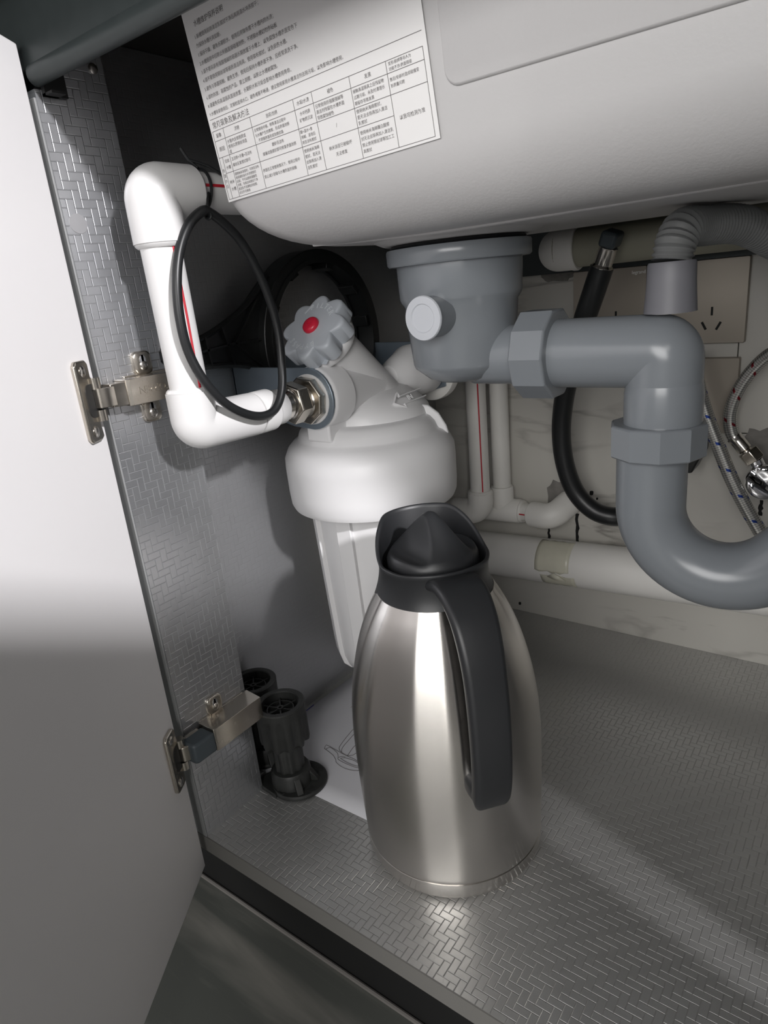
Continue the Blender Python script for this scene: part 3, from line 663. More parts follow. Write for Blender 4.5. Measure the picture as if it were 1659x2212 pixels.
# embossed arrow with IN on the head
ma = axis_m((FX + 0.0455, 0.262, 0.3715), (0.80, -0.10, 0.59), (-0.59, 0, 0.80))
ar = MB()
def seg2(mb, p, q, w, m, h=0.0012):
    p, q = Vector((*p, 0)), Vector((*q, 0)); d_ = (q - p).normalized(); n_ = Vector((-d_.y, d_.x, 0)) * w / 2
    mb.prism([(v.x, v.y) for v in (p - n_, q - n_, q + n_, p + n_)], -0.002, h, m)
for p, q in (((0.026, 0.0045), (-0.008, 0.0045)), ((-0.008, 0.0045), (-0.008, 0.009)), ((-0.008, 0.009), (-0.020, 0)), ((-0.020, 0), (-0.008, -0.009)), ((-0.008, -0.009), (-0.008, -0.0045)), ((-0.008, -0.0045), (0.026, -0.0045))): seg2(ar, p, q, 0.0008, ma)
text_into(ar, 'IN', 0.0075, ma @ Matrix.Translation((0.004, -0.0025, 0.001)), 'CENTER', 2, 0.0003)
obj('flow_arrow', ar, 'filt', wf, flat=True)
# galvanised bracket
bk = obj('mounting_bracket', MB().prism([(-0.0565, 0.3790), (-0.0565, 0.4165), (FX, 0.4150)] + [(FX + 0.0278 * math.sin(a), PZ + 0.0285 * math.cos(a)) for a in [PI * k / 14 for k in range(1, 14)]] + [(FX, 0.358), (0.02, 0.360)], 0.1735, 0.1762,
     Matrix(((1, 0, 0, 0), (0, 0, 1, 0), (0, 1, 0, 0), (0, 0, 0, 1)))), 'galv', wf, bevel=0.0006)
obj('mounting_bracket', MB().prism([(-0.0565, 0.362), (-0.0565, 0.4165), (FX, 0.4150), (FX + 0.026, 0.40), (FX + 0.026, 0.365), (FX, 0.358)], 0.3648, 0.368, Matrix(((1, 0, 0, 0), (0, 0, 1, 0), (0, 1, 0, 0), (0, 0, 0, 1)))), 'galv', wf, bevel=0.0006)
obj('bracket_back', MB().box((-0.0568, 0.1735, 0.362), (-0.0545, 0.368, 0.4165)), 'galv', wf)

# ================================================================ SUPPLY PIPE into the filter
sp_ = thing('supply_pipe', 'white plastic pipe with red stripe and two elbows feeding the filter', 'pipe', (0.045, 0.045, 0.39))
PX, PY, PZ2, PZ1 = 0.045, 0.0430, 0.5560, 0.3900
obj('pipe', MB().tube([(PX, PY - 0.001, PZ2 - 0.02), (PX, PY + 0.0005, PZ1 + 0.02)], 0.0143, 36), 'ppr', sp_)
obj('pipe', MB().tube([(PX, PY + 0.02, PZ2 + 0.0003), (PX - 0.002, 0.34, PZ2 + 0.001)], 0.0143, 36), 'ppr', sp_)
def elbow(a, p, b, r, rad, par, m='ppr', bead=True, lip=0.0012):
    a, p, b = Vector(a), Vector(p), Vector(b)
    pts = [a] + arc_corner(p, a, b, rad, 14) + [b]
    e = obj('elbow', MB().tube(pts, r, 40), m, par, angle=30, bevel=0.0010)
    if bead:
        for q, d_ in ((a, (a - p).normalized()), (b, (b - p).normalized())):
            obj('weld_bead', MB().lathe([(0.0001, -0.0005), (r * 0.93, -0.0005), (r * 0.965, 0.0006), (r * 0.93, 0.0018), (r * 0.85, 0.0030), (0.0001, 0.0031)], 36, axis_m(q, d_)), m, par)
    return e
elbow((PX, PY + 0.033, PZ2), (PX, PY, PZ2), (PX, PY, PZ2 - 0.034), 0.0187, 0.0075, sp_)
elbow((PX, PY, PZ1 + 0.0275), (PX, PY, PZ1), (PX, PY + 0.058, PZ1 - 0.0022), 0.0178, 0.0070, sp_)
mx = axis_m((PX, 0.0, PZ1 - 0.0022), (0, 1, 0))
obj('reducer', MB().lathe([(0.0001, 0.1035), (0.0172, 0.1035), (0.0178, 0.105), (0.0178, 0.1195), (0.0165, 0.1212), (0.0148, 0.122), (0.0152, 0.1225), (0.0152, 0.1330), (0.0142, 0.1345), (0.0001, 0.1345)], 40, mx), 'ppr', sp_)
obj('coupling_ring', MB().lathe([(0.0001, 0.1340), (0.0112, 0.1340), (0.0130, 0.1350), (0.0135, 0.1400), (0.0120, 0.1410), (0.0120, 0.1425), (0.0140, 0.1432), (0.0142, 0.1450), (0.0001, 0.1450)], 36, mx), 'steel', sp_)
obj('hex_nut', nut(MB(), axis_m((PX, 0.1445, PZ1 - 0.0024), (0, 1, 0), (0.3, 0, 1)), 6, 0.0190, 0.0135, 0), 'nickel', sp_, angle=20, bevel=0.0007)
th = [(0.0001, 0.1575)]
for k in range(7): th += [(0.0142, 0.1578 + k * 0.0011), (0.0150, 0.15835 + k * 0.0011)]
th += [(0.0001, 0.1655)]
obj('threaded_nipple', MB().lathe(th, 36, axis_m((PX, 0, PZ - 0.0005), (0, 1, 0))), 'steel', sp_)
obj('hex_nut', nut(MB(), axis_m((PX, 0.1635, PZ), (0, 1, 0), (0.6, 0, 1)), 8, 0.0222, 0.0085, 0), 'nickel', sp_, angle=20, bevel=0.0007)
obj('washer', MB().lathe([(0.0001, 0.1718), (0.0225, 0.1718), (0.0232, 0.1725), (0.0232, 0.1734), (0.0001, 0.1734)], 40, mi), 'ppr', sp_)
# red identification stripes
def stripe(pts, w, par): return obj('red_stripe', MB().tube(pts, w, 8), 'red', par)
c45 = math.cos
def off(p, ang, r): return p
cdir = (Vector((0.4709, -0.2734, 0.48)) - Vector((PX, PY, 0.47))); cdir.z = 0; cdir.normalize()
def around(p, deg, r):
    v = Matrix.Rotation(math.radians(deg), 3, 'Z') @ cdir; return Vector(p) + v * r
stripe([around((PX, PY - 0.001, PZ2 - 0.034), 38, 0.0139), around((PX, PY, 0.47), 36, 0.0139), around((PX, PY + 0.0005, PZ1 + 0.029), 33, 0.0139)], 0.0011, sp_)
stripe([(PX + 0.0139, PY + 0.034, PZ2 + 0.0033), (PX + 0.0120, 0.34, PZ2 + 0.004)], 0.0011, sp_)

# ================================================================ BLACK HOSE LOOP and cable tie
HP = [(0.064, 0.0691, 0.5411), (0.064, 0.0552, 0.5322), (0.064, 0.0433, 0.5158), (0.0645, 0.0355, 0.4949), (0.0645, 0.0324, 0.4703), (0.0645, 0.0347, 0.4459), (0.0675, 0.0428, 0.423), (0.0698, 0.0584, 0.4037), (0.0698, 0.082, 0.3912), (0.0695, 0.1025, 0.3907), (0.0675, 0.1171, 0.4044), (0.064, 0.1253, 0.4279), (0.064, 0.1264, 0.4538), (0.064, 0.1213, 0.4795), (0.064, 0.1122, 0.5025), (0.0635, 0.101, 0.5211), (0.0635, 0.0878, 0.5333), (0.0635, 0.0764, 0.5401)]
tag(obj('hose_loop', MB().tube(smooth_path(HP, 6, True), 0.0035, 14, loop=True), 'rubber'), 'thin black hose loop hanging from the tied white pipe', 'hose')
ty = 0.0835
tie = MB(); tp = []
for k in range(33):
    a = 2 * PI * k / 32; tp.append((PX + 0.0157 * math.cos(a), ty + 0.003 * math.sin(a) , PZ2 + 0.0163 * math.sin(a)))
tie.tube(tp[:-1], 0.0011, 8, loop=True)
ct_ = obj('cable_tie', tie, 'rubber'); tag(ct_, 'thin black cable tie wrapped round the upper white pipe, its tail sticking up', 'cable tie')
obj('tie_loop', MB().tube(smooth_path([(PX + 0.0157, ty - 0.003, PZ2 - 0.002), (PX + 0.0185, ty - 0.008, PZ2 - 0.010), (0.0665, 0.074, 0.5375), (0.0635, 0.073, 0.5362), (0.060, 0.0745, 0.540), (PX + 0.0135, ty - 0.004, PZ2 - 0.010)], 6), 0.0010, 8), 'rubber', ct_)
obj('tail', MB().tube(smooth_path([(PX + 0.005, ty, PZ2 + 0.0160), (PX + 0.000, ty - 0.003, PZ2 + 0.022), (PX - 0.003, ty - 0.006, PZ2 + 0.030)], 5), 0.0010, 8), 'rubber', ct_)
obj('tail', MB().tube(smooth_path([(PX + 0.000, ty - 0.003, PZ2 + 0.022), (PX + 0.008, ty + 0.006, PZ2 + 0.0175), (PX + 0.012, ty + 0.015, PZ2 + 0.0115)], 5), 0.0010, 8), 'rubber', ct_)

# ================================================================ FILTER WRENCH behind the filter
WX, WY, WZ, WR, WI = -0.036, 0.2845, 0.4285, 0.0925, 0.0800
wr = thing('filter_wrench', 'large black plastic ring wrench resting on the bracket behind the filter', 'wrench', (WX, WY, WZ - 0.09))
MW = Matrix(((0, 0, 1, WX), (1, 0, 0, 0), (0, 1, 0, 0), (0, 0, 0, 1)))
circ = lambda r, n=72: [(WY + r * math.cos(2 * PI * k / n), WZ + r * math.sin(2 * PI * k / n)) for k in range(n)]
obj('ring', MB().frame_prism(circ(WR), circ(WI), -0.013, 0.013, MW), 'bplastic', wr, bevel=0.001)
obj('ring_lip', MB().frame_prism(circ(WR - 0.003), circ(WI - 0.0025), -0.013, -0.009, MW).frame_prism(circ(WI + 0.0035), circ(WI - 0.001), 0.013, 0.0145, MW), 'bplastic', wr)
for a in (75, 40, 118, 152, 187, 215, 10):
    m = MW @ Matrix.Translation((WY, WZ, 0)) @ Matrix.Rotation(math.radians(a), 4, 'Z')
    obj('grip_tooth', MB().box((WI - 0.0058, -0.006, -0.011), (WI + 0.003, 0.006, 0.011), m), 'bplastic', wr, bevel=0.0008)
han = [(0.2060, 0.4790), (0.1930, 0.4735), (0.1770, 0.4690), (0.1530, 0.4590), (0.1200, 0.4480), (0.0800, 0.4440), (0.0600, 0.4430), (0.0600, 0.4260), (0.0900, 0.4265), (0.1154, 0.4245), (0.1558, 0.4205), (0.19, 0.410), (0.205, 0.4000), (0.2045, 0.4285)]
han = [(0.2145, 0.4975), (0.2020, 0.4880), (0.1885, 0.4770), (0.1730, 0.4680), (0.1530, 0.4595), (0.1200, 0.4485), (0.0800, 0.4440), (0.0620, 0.4430), (0.0620, 0.4275), (0.0900, 0.4270), (0.1154, 0.4250), (0.1558, 0.4212), (0.184, 0.4130), (0.198, 0.4000), (0.2045, 0.4285), (0.2060, 0.4550)]
obj('handle', MB().prism(han, -0.004, 0.004, MW), 'bplastic', wr)
rim = smooth_path([(WX + 0.005, y, z) for y, z in [(0.2145, 0.4985), (0.1885, 0.4775), (0.1530, 0.4600), (0.1200, 0.4490), (0.0800, 0.4445)]], 5)
obj('handle_rim', MB().tube(rim, 0.0028, 8), 'bplastic', wr)
obj('handle_rim', MB().tube(smooth_path([(WX + 0.005, y, z) for y, z in [(0.0800, 0.4270), (0.1154, 0.4250), (0.1558, 0.4212), (0.184, 0.4130), (0.198, 0.400)]], 5), 0.0028, 8), 'bplastic', wr)
for p, q in (((0.128, 0.4245), (0.126, 0.450)), ((0.155, 0.4215), (0.147, 0.457)), ((0.160, 0.4405), (0.205, 0.4405)), ((0.075, 0.4355), (0.160, 0.4405)), ((0.160, 0.4405), (0.195, 0.478)), ((0.16, 0.4405), (0.199, 0.408))):
    seg_ = MB(); P, Q = Vector((*p, 0)), Vector((*q, 0)); d_ = (Q - P).normalized(); n_ = Vector((-d_.y, d_.x, 0)) * 0.0010
    seg_.prism([(v.x, v.y) for v in (P - n_, Q - n_, Q + n_, P + n_)], 0.0035, 0.0080, MW)
    obj('stiffening_rib', seg_, 'bplastic', wr)

# ================================================================ THERMAL JUG
KX, KY = 0.1968, 0.1288
jug = thing('thermal_jug', 'brushed steel thermal jug with black spout collar, lid and handle', 'jug', (KX, KY, 0))
K = Matrix.Translation((KX, KY, 0.0004))
body = [(0.0776, 0.0190), (0.0783, 0.0200), (0.0790, 0.040), (0.0798, 0.070), (0.0803, 0.100), (0.0800, 0.122), (0.0786, 0.145), (0.0760, 0.165), (0.0722, 0.184), (0.0672, 0.203), (0.0612, 0.220), (0.0545, 0.2345), (0.0495, 0.2435), (0.0470, 0.248), (0.0001, 0.248)]
# smooth the profile
bp_ = [(p.x, p.z) for p in smooth_path([(r, 0, z) for r, z in body[1:-1]], 4)]
obj('body', MB().lathe([(0.0001, 0.0190), (0.0776, 0.0190)] + bp_ + [(0.0001, 0.2485)], 128, K), 'ksteel', jug, angle=50)
obj('base', MB().lathe([(0.0001, 0.0), (0.0700, 0.0), (0.0735, 0.0008), (0.0765, 0.0040), (0.0778, 0.0080), (0.0783, 0.0184), (0.0775, 0.0188), (0.0001, 0.0188)], 128, K), 'kbase', jug, angle=50)
AH = math.radians(-39)       # handle azimuth; the spout points the other way
col = MB(); NS = 96
def sm(t, a, b):
    t = max(0, min(1, (t - a) / (b - a))); return t * t * (3 - 2 * t)
def rim_z(th):
    c = math.cos(th - AH - PI)                 # 1 at the spout, -1 at the handle
    return 0.2745 + 0.0265 * sm(c, -0.15, 0.85) + 0.002 * sm(-c, 0.6, 1)
def rim_r(th):
    c = math.cos(th - AH - PI)
    return 0.0445 + 0.0050 * sm(c, 0.55, 1.0) + 0.0015 * sm(-c, 0.3, 1.0)
lev = []
ths = [2 * PI * k / NS for k in range(NS)]
for f in range(13):
    lev.append([])
    for th in ths:
        zt = rim_z(th); rt = rim_r(th); t = f / 12; z = 0.2385 + (zt - 0.2385) * t
        rb_ = 0.0520; mid = 0.0425
        r = rb_ * (1 - t) ** 2 + 2 * mid * 0.93 * t * (1 - t) + rt * t ** 2
        lev[-1].append((KX + r * math.cos(th), KY + r * math.sin(th), z))
def ring_off(dr, dz):
    return [(KX + (rim_r(th) - dr) * math.cos(th), KY + (rim_r(th) - dr) * math.sin(th), rim_z(th) + dz) for th in ths]
lev += [ring_off(0.0006, 0.0009), ring_off(0.0018, 0.0012), ring_off(0.0028, 0.0006), ring_off(0.0034, -0.002)]
lev += [[(KX + 0.0388 * math.cos(th), KY + 0.0388 * math.sin(th), 0.262) for th in ths]]
col.rings(lev); obj('collar', col, 'kplastic', jug, angle=60)
# lid with a pinched grip fin
lid = MB(); NR, NA = 36, 128; LR = 0.0362; vs = [(KX, KY, 0)]; fs = []
def lid_h(x, y):
    # grip fin runs towards the handle
    u = -x * math.sin(AH + 0.25) + y * math.cos(AH + 0.25); v = x * math.cos(AH + 0.25) + y * math.sin(AH + 0.25)
    q = min(1, math.hypot(x, y) / LR)
    cone = 0.0385 * (1.05 - math.sqrt(q * q + 0.030))          # the grip: a cone ...
    d = abs(u) - 0.0245
    scoop = 0.0028 + (82 if d < 0 else 25) * d * d               # ... hollowed by a finger scoop on either side
    h = -math.log(math.exp(-1100 * cone) + math.exp(-1100 * scoop)) / 1100
    return 0.2775 + h - 0.003 * max(0, q - 0.94) / 0.06
grid = []
for i in range(NR + 1):
    r = LR * i / NR; ring = []
    for k in range(NA):
        x, y = r * math.cos(2 * PI * k / NA), r * math.sin(2 * PI * k / NA); ring.append((KX + x, KY + y, lid_h(x, y)))
    grid.append(ring)
rings = [[(x, y, 0.262) for x, y, _ in grid[-1]]] + grid[::-1][:-1] + [[(KX + 1e-5 * math.cos(2 * PI * k / NA), KY + 1e-5 * math.sin(2 * PI * k / NA), lid_h(0, 0)) for k in range(NA)]]
lid.rings(rings); lo = obj('lid', lid, 'kplastic', jug, angle=55)
# handle strap
hd = Vector((math.cos(AH), math.sin(AH), 0)); sd = Vector((-math.sin(AH), math.cos(AH), 0))
hp = smooth_path([(0.0395, 0, 0.2685), (0.055, 0, 0.2725), (0.072, 0, 0.2690), (0.0865, 0, 0.2570), (0.0965, 0, 0.236), (0.1020, 0, 0.208), (0.1040, 0, 0.178), (0.1035, 0, 0.150), (0.1010, 0, 0.130), (0.0965, 0, 0.118), (0.0905, 0, 0.1165)], 6)
hr = []
nh = len(hp)
for i, p in enumerate(hp):
    t = (hp[min(i + 1, nh - 1)] - hp[max(i - 1, 0)]).normalized(); nn = Vector((t.z, 0, -t.x))   # across thickness in the plane
    f = i / (nh - 1)
    wdt = 0.039 - 0.0075 * min(1, f * 2.2) - 0.004 * f; thk = 0.0085 + 0.0045 * min(1, f * 2)
    if f > 0.84: wdt *= math.sqrt(max(0.12, 1 - ((f - 0.84) / 0.165) ** 2))
    o = Vector((KX, KY, 0)) + hd * p.x + Vector((0, 0, p.z))
    nw = hd * nn.x + Vector((0, 0, nn.z))
    hr.append([o + sd * a + nw * b for a, b in rrect(wdt, thk, min(0.0042, thk * 0.45), 4)])
obj('handle', MB().rings(hr), 'kplastic', jug, angle=60)
foot = MB(); m_ = axis_m(Vector((KX, KY, 0.1205)) + hd * 0.079, hd, (0, 0, 1))
foot.rings([[(a * s_, b * s_, h_) for a, b in rrect(0.026, 0.018, 0.006, 5)] for s_, h_ in ((1.0, -0.001), (1.0, 0.006), (0.96, 0.012), (0.9, 0.020))], True, False, m_)
obj('handle_foot', foot, 'kplastic', jug)
obj('screw_hole', MB().lathe([(0.0001, 0), (0.0034, 0), (0.0034, 0.0003), (0.0001, 0.0003)], 18, axis_m(Vector((KX, KY, 0.1205)) + hd * 0.1021, hd * 0.9 + Vector((0, 0, -0.35)))), 'slot', jug)

# ================================================================ LEVELLING FEET
def foot_leg(x, y, label, rot, br=0.029, ox=0.006, oy=0.004):
    t = thing('cabinet_foot', label, 'furniture foot', (x, y, 0.0003), 'spare cabinet feet')
    T = Matrix.Translation((x, y, 0.0004))
    base = MB().lathe([(0.0001, 0), (br - 0.0015, 0), (br, 0.0012), (br, 0.0035), (br - 0.0015, 0.0050), (0.0001, 0.0052)], 40, T @ Matrix.Translation((ox, oy, 0)))
    b = obj('base_plate', base, 'oldblack', t)
    lobe = MB().prism([(0.012, -0.024), (0.034, -0.007), (0.0365, -0.003), (0.0365, 0.003), (0.034, 0.007), (0.012, 0.024)], 0.0, 0.0046, T @ Matrix.Rotation(rot, 4, 'Z'))
    obj('lobe', lobe, 'oldblack', t, bevel=0.0012)
    for k in range(4):
        a = rot + math.radians(55 + 78 * k); q = Vector((x + ox + (br - 0.0055) * math.cos(a), y + oy + (br - 0.0055) * math.sin(a), 0.0050))
        obj('screw_hole', MB().lathe([(0.0028, -0.001), (0.0040, -0.001), (0.0040, 0.0012), (0.0028, 0.0012)], 16, Matrix.Translation(q), caps=False), 'oldblack', t)
    obj('socket', MB().lathe([(0.0001, 0.0045), (0.0210, 0.0045), (0.0205, 0.0180), (0.0185, 0.0215), (0.0150, 0.0225), (0.0001, 0.0225)], 36, T), 'oldblack', t)
    for k in range(3):
        a = rot + PI + math.radians(-60 + 60 * k)
        obj('gusset', MB().prism([(0.016, 0.004), (0.0285, 0.0045), (0.0255, 0.010), (0.0195, 0.019), (0.016, 0.019)], -0.0035, 0.0035, T @ Matrix.Rotation(a, 4, 'Z') @ Matrix(((1, 0, 0, 0), (0, 0, 1, 0), (0, 1, 0, 0), (0, 0, 0, 1)))), 'oldblack', t, bevel=0.001)
    st = [[(x + (0.0148 + 0.0007 * math.cos(10 * a)) * math.cos(a), y + (0.0148 + 0.0007 * math.cos(10 * a)) * math.sin(a), z) for a in [2 * PI * k / 80 for k in range(80)]] for z in (0.0220, 0.0560)]
    obj('stem', MB().rings(st), 'oldblack', t)
    def gear(r, z, am=0.0007): return [(x + (r + am * math.copysign(abs(math.cos(11 * a)) ** 0.5, math.cos(11 * a))) * math.cos(a), y + (r + am * math.copysign(abs(math.cos(11 * a)) ** 0.5, math.cos(11 * a))) * math.sin(a), z) for a in [2 * PI * k / 132 for k in range(132)]]
    dr = [gear(0.0175, 0.0530, 0.0015), gear(0.0225, 0.0550, 0.0020), gear(0.0240, 0.0590, 0.0013), gear(0.0245, 0.0850, 0.0008), gear(0.0250, 0.0880, 0.0002), gear(0.0250, 0.0975, 0), gear(0.0240, 0.0985, 0), gear(0.0195, 0.0985, 0), gear(0.0185, 0.0975, 0), gear(0.0180, 0.0880, 0)]
    drum = obj('adjuster_drum', MB().rings(dr), 'oldblack', t, angle=40)
    obj('hub', MB().lathe([(0.0016, 0.0878), (0.0034, 0.0878), (0.0034, 0.0925), (0.0016, 0.0925)], 16, T, caps=False), 'oldblack', drum)
    for k in range(6):
        obj('spoke', MB().box((0.003, -0.0007, 0.0878), (0.0185, 0.0007, 0.0915), T @ Matrix.Rotation(PI / 3 * k + 0.3, 4, 'Z')), 'oldblack', drum)
    obj('inner_ring', MB().lathe([(0.0125, 0.0878), (0.0138, 0.0878), (0.0138, 0.0912), (0.0125, 0.0912)], 28, T, caps=False), 'oldblack', drum)
    return t
foot_leg(0.0215, 0.0965, 'scuffed black plastic cabinet foot standing on the paper, in front', math.radians(212))
foot_leg(-0.0335, 0.1110, 'black plastic cabinet foot behind, half hidden by the stile edge', math.radians(95), 0.0225, 0.0, 0.0)

# ================================================================ PAPER SHEET
sh = MB(); nx, ny = 10, 14; gx, gy = [], []
x0, x1, y0, y1 = -0.0500, 0.1600, 0.0925, 0.3800
V = []
for j in range(ny + 1):
    for i in range(nx + 1):
        u, v_ = i / nx, j / ny
        z = 0.0002 + 0.004 * max(0, 1 - u / 0.22) ** 2 * max(0.0, 1 - abs(v_ - 0.38) / 0.25)
        V.append((x0 + (x1 - x0) * u + (1 - v_) * 0.004, y0 + (y1 - y0) * v_ + 0.0115 * u * 0.3, z))
Fc = [(j * (nx + 1) + i, j * (nx + 1) + i + 1, (j + 1) * (nx + 1) + i + 1, (j + 1) * (nx + 1) + i) for j in range(ny) for i in range(nx)]
sh.add(V, Fc); sheet = obj('paper_sheet', sh, 'sheet')
so = sheet.modifiers.new('thick', 'SOLIDIFY'); so.thickness = 0.0001; so.offset = 1
tag(sheet, 'white instruction sheet with a line drawing of a wrench, lying under the jug', 'paper')
dr_ = MB()
LN = {'a': [(0.0381, 0.1456), (0.0307, 0.1497), (0.0175, 0.1529), (0.0148, 0.1535), (0.0128, 0.1582), (0.0144, 0.1591), (0.0214, 0.1587), (0.036, 0.157), (0.0472, 0.1564), (0.0568, 0.1563), (0.0648, 0.1541), (0.0691, 0.1512), (0.0685, 0.1481), (0.0614, 0.1467), (0.0491, 0.1464), (0.0409, 0.1472), (0.0383, 0.1492), (0.04, 0.1522), (0.0447, 0.1542)],
      'b': [(0.0381, 0.1456), (0.0419, 0.1423), (0.0522, 0.1401), (0.0619, 0.141), (0.071, 0.145), (0.0699, 0.1503)], 'c': [(0.0171, 0.1534), (0.0199, 0.1579), (0.0323, 0.1549), (0.0383, 0.1492)],
      'd': [(0.0213, 0.2025), (0.0224, 0.1921), (0.0249, 0.1768), (0.028, 0.1639), (0.0313, 0.16), (0.0363, 0.1579), (0.0446, 0.157), (0.05, 0.1607), (0.0514, 0.1657), (0.06, 0.172)],
      'e': [(0.0277, 0.1966), (0.0294, 0.1808), (0.0318, 0.1646), (0.0359, 0.1583)], 'f': [(0.0421, 0.1806), (0.0422, 0.1705), (0.045, 0.1578)], 'g': [(0.0213, 0.2025), (0.055, 0.215), (0.085, 0.21)],
      'h': [(0.041, 0.1500), (0.052, 0.1482), (0.064, 0.1490), (0.067, 0.1515), (0.058, 0.1545), (0.046, 0.1530), (0.041, 0.1500)]}
for pts in LN.values(): dr_.tube(smooth_path([(a, b, 0.0004) for a, b in pts], 4), 0.00032, 5)
text_into(dr_, 'C', 0.006, Matrix.Translation((0.002, 0.236, 0.0004)), 'LEFT', 3); text_into(dr_, '用途', 0.0055, Matrix.Translation((-0.008, 0.227, 0.0004)), 'LEFT', 2)
obj('printed_drawing', dr_, 'ink', sheet)
obj('blue_edge', MB().tube([(-0.0476, 0.175, 0.0036), (-0.0474, 0.205, 0.0042)], 0.0005, 6), 'sheetblue', sheet)

# ================================================================ BACK WALL SERVICES
# wall sockets
def socket(x0, x1, z0, z1, label, logo=False, wide=False):
    cx, cz = (x0 + x1) / 2, (z0 + z1) / 2
    s = thing('wall_socket', label, 'socket', (cx, YB, cz), 'champagne wall sockets')
    pl = MB(); ring = rrect(x1 - x0, z1 - z0, 0.0015, 3, cx, cz)
    pl.rings([[(cx + (a - cx) * f, YB - 0.0003 - d_, cz + (b - cz) * f) for a, b in ring] for f, d_ in ((1.0, 0.0), (1.0, 0.0065), (0.985, 0.0078))])
    p = obj('face_plate', pl, 'plate', s, angle=30)
    yy = YB - 0.0082
    def slot(dx, dz, w, h, rot=0):
        m = Matrix.Translation((cx + dx, yy, cz + dz)) @ Matrix.Rotation(rot, 4, 'Y')
        obj('slot', MB().box((-w / 2, -0.0002, -h / 2), (w / 2, 0.0004, h / 2), m), 'slot', p, flat=True)
    slot(0.0088, -0.0095, 0.0022, 0.0088); slot(0.0015, -0.0245, 0.0024, 0.0092, math.radians(-28)); slot(0.0160, -0.0250, 0.0024, 0.0092, math.radians(28))
    obj('slot', MB().lathe([(0.0001, 0), (0.0028, 0), (0.0028, 0.0004), (0.0001, 0.0004)], 16, axis_m((cx - 0.012, yy + 0.0002, cz + 0.007), (0, -1, 0))).box((cx - 0.0128, yy - 0.0002, cz + 0.022), (cx - 0.0104, yy + 0.0004, cz + 0.028)), 'slot', p, flat=True)
    if logo:
        lg = MB(); text_into(lg, 'legrand', 0.0052, axis_m((x1 - 0.0165, yy - 0.0001, z1 - 0.0082), (0, -1, 0), (0, 0, 1)), 'LEFT', 3, 0.0001)
        obj('logo', lg, 'logo', p, flat=True)
    return s
socket(0.1535, 0.2385, 0.3865, 0.4712, 'beige wall socket left of the ribbed hose, with a small maker logo', True)
socket(0.2563, 0.3410, 0.3840, 0.4712, 'beige wall socket right of the trap elbow, three slots showing')
socket(0.2535, 0.3380, 0.2850, 0.3685, 'beige wall socket below the other two, behind braided hoses')

# black power plug
pg = MB().rings([[(0.3015 + a, 0.532 , 0.262 + b) for a, b in rrect(0.026, 0.032, 0.003, 3)], [(0.3010 + a, 0.505, 0.260 + b) for a, b in rrect(0.022, 0.030, 0.004, 3)], [(0.3000 + a, 0.490, 0.258 + b) for a, b in rrect(0.014, 0.020, 0.003, 3)]])
pw = obj('power_plug', MB().prism([(0.286, 0.300), (0.314, 0.300), (0.3125, 0.268), (0.303, 0.2455), (0.293, 0.2445), (0.286, 0.262)], -0.5325, -0.500, MXZ), 'bplastic', bevel=0.002)
tag(pw, 'black tapered plug behind the lower trap nut', 'plug')

# vertical riser pair
def riser(x, y, ztop, zb, tilt, label):
    return None
r1 = thing('riser_pipe', 'front white riser pipe with a red stripe and elbow turning left', 'pipe', (0.0405, 0.4855, 0.17), 'white riser pipes')
obj('pipe', MB().tube([(0.0418, 0.4855, 0.46), (0.0402, 0.4855, 0.185)], 0.0132, 32), 'ppr_old', r1)
elbow((0.0402, 0.4855, 0.2005), (0.0398, 0.4855, 0.171), (-0.0010, 0.4855, 0.1705), 0.0172, 0.0176, r1, 'ppr_old')
obj('pipe', MB().tube([(0.002, 0.4855, 0.1705), (-0.053, 0.4855, 0.170)], 0.0130, 28), 'ppr_old', r1)
stripe([(0.0418 + 0.0085, 0.4855 - 0.0102, 0.46), (0.0402 + 0.0092, 0.4855 - 0.0095, 0.204)], 0.0009, r1)
obj('pipe', MB().tube([(0.0418, 0.4855, 0.445), (0.0418, 0.4855, 0.47), (0.0418, 0.50, 0.485), (0.0418, 0.515, 0.4855)], 0.0132, 24), 'ppr_old', r1)
r2 = thing('riser_pipe', 'rear white riser pipe with a tee and elbow entering the wall', 'pipe', (0.0565, 0.521, 0.167), 'white riser pipes')
obj('pipe', MB().tube([(0.0555, 0.5215, 0.47), (0.0545, 0.5212, 0.16)], 0.0125, 28), 'ppr_old', r2)
obj('tee', MB().lathe([(0.0001, -0.028), (0.0160, -0.028), (0.0167, -0.026), (0.0167, 0.026), (0.0155, 0.028), (0.0001, 0.028)], 32, axis_m((0.0545, 0.521, 0.165), (1, 0, 0.03))).lathe([(0.0001, 0.0), (0.0160, 0.0), (0.0160, 0.032), (0.0148, 0.034), (0.0001, 0.034)], 32, Matrix.Translation((0.0545, 0.521, 0.166))), 'ppr_old', r2)
obj('collar', MB().lathe([(0.0001, 0), (0.0150, 0), (0.0158, 0.002), (0.0150, 0.005), (0.0001, 0.005)], 28, axis_m((0.0825, 0.521, 0.1658), (1, 0, 0.03))), 'ppr_old', r2)
obj('pipe', MB().tube([(0.08, 0.521, 0.1658), (0.108, 0.515, 0.1668)], 0.0125, 28), 'ppr_old', r2)
elbow((0.1015, 0.515, 0.1665), (0.1335, 0.508, 0.168), (0.146, 0.5390, 0.1815), 0.0170, 0.017, r2, 'ppr_old', bead=False)
stripe([(0.0868, 0.506, 0.1672), (0.1015, 0.5035, 0.1678)], 0.0009, r2)

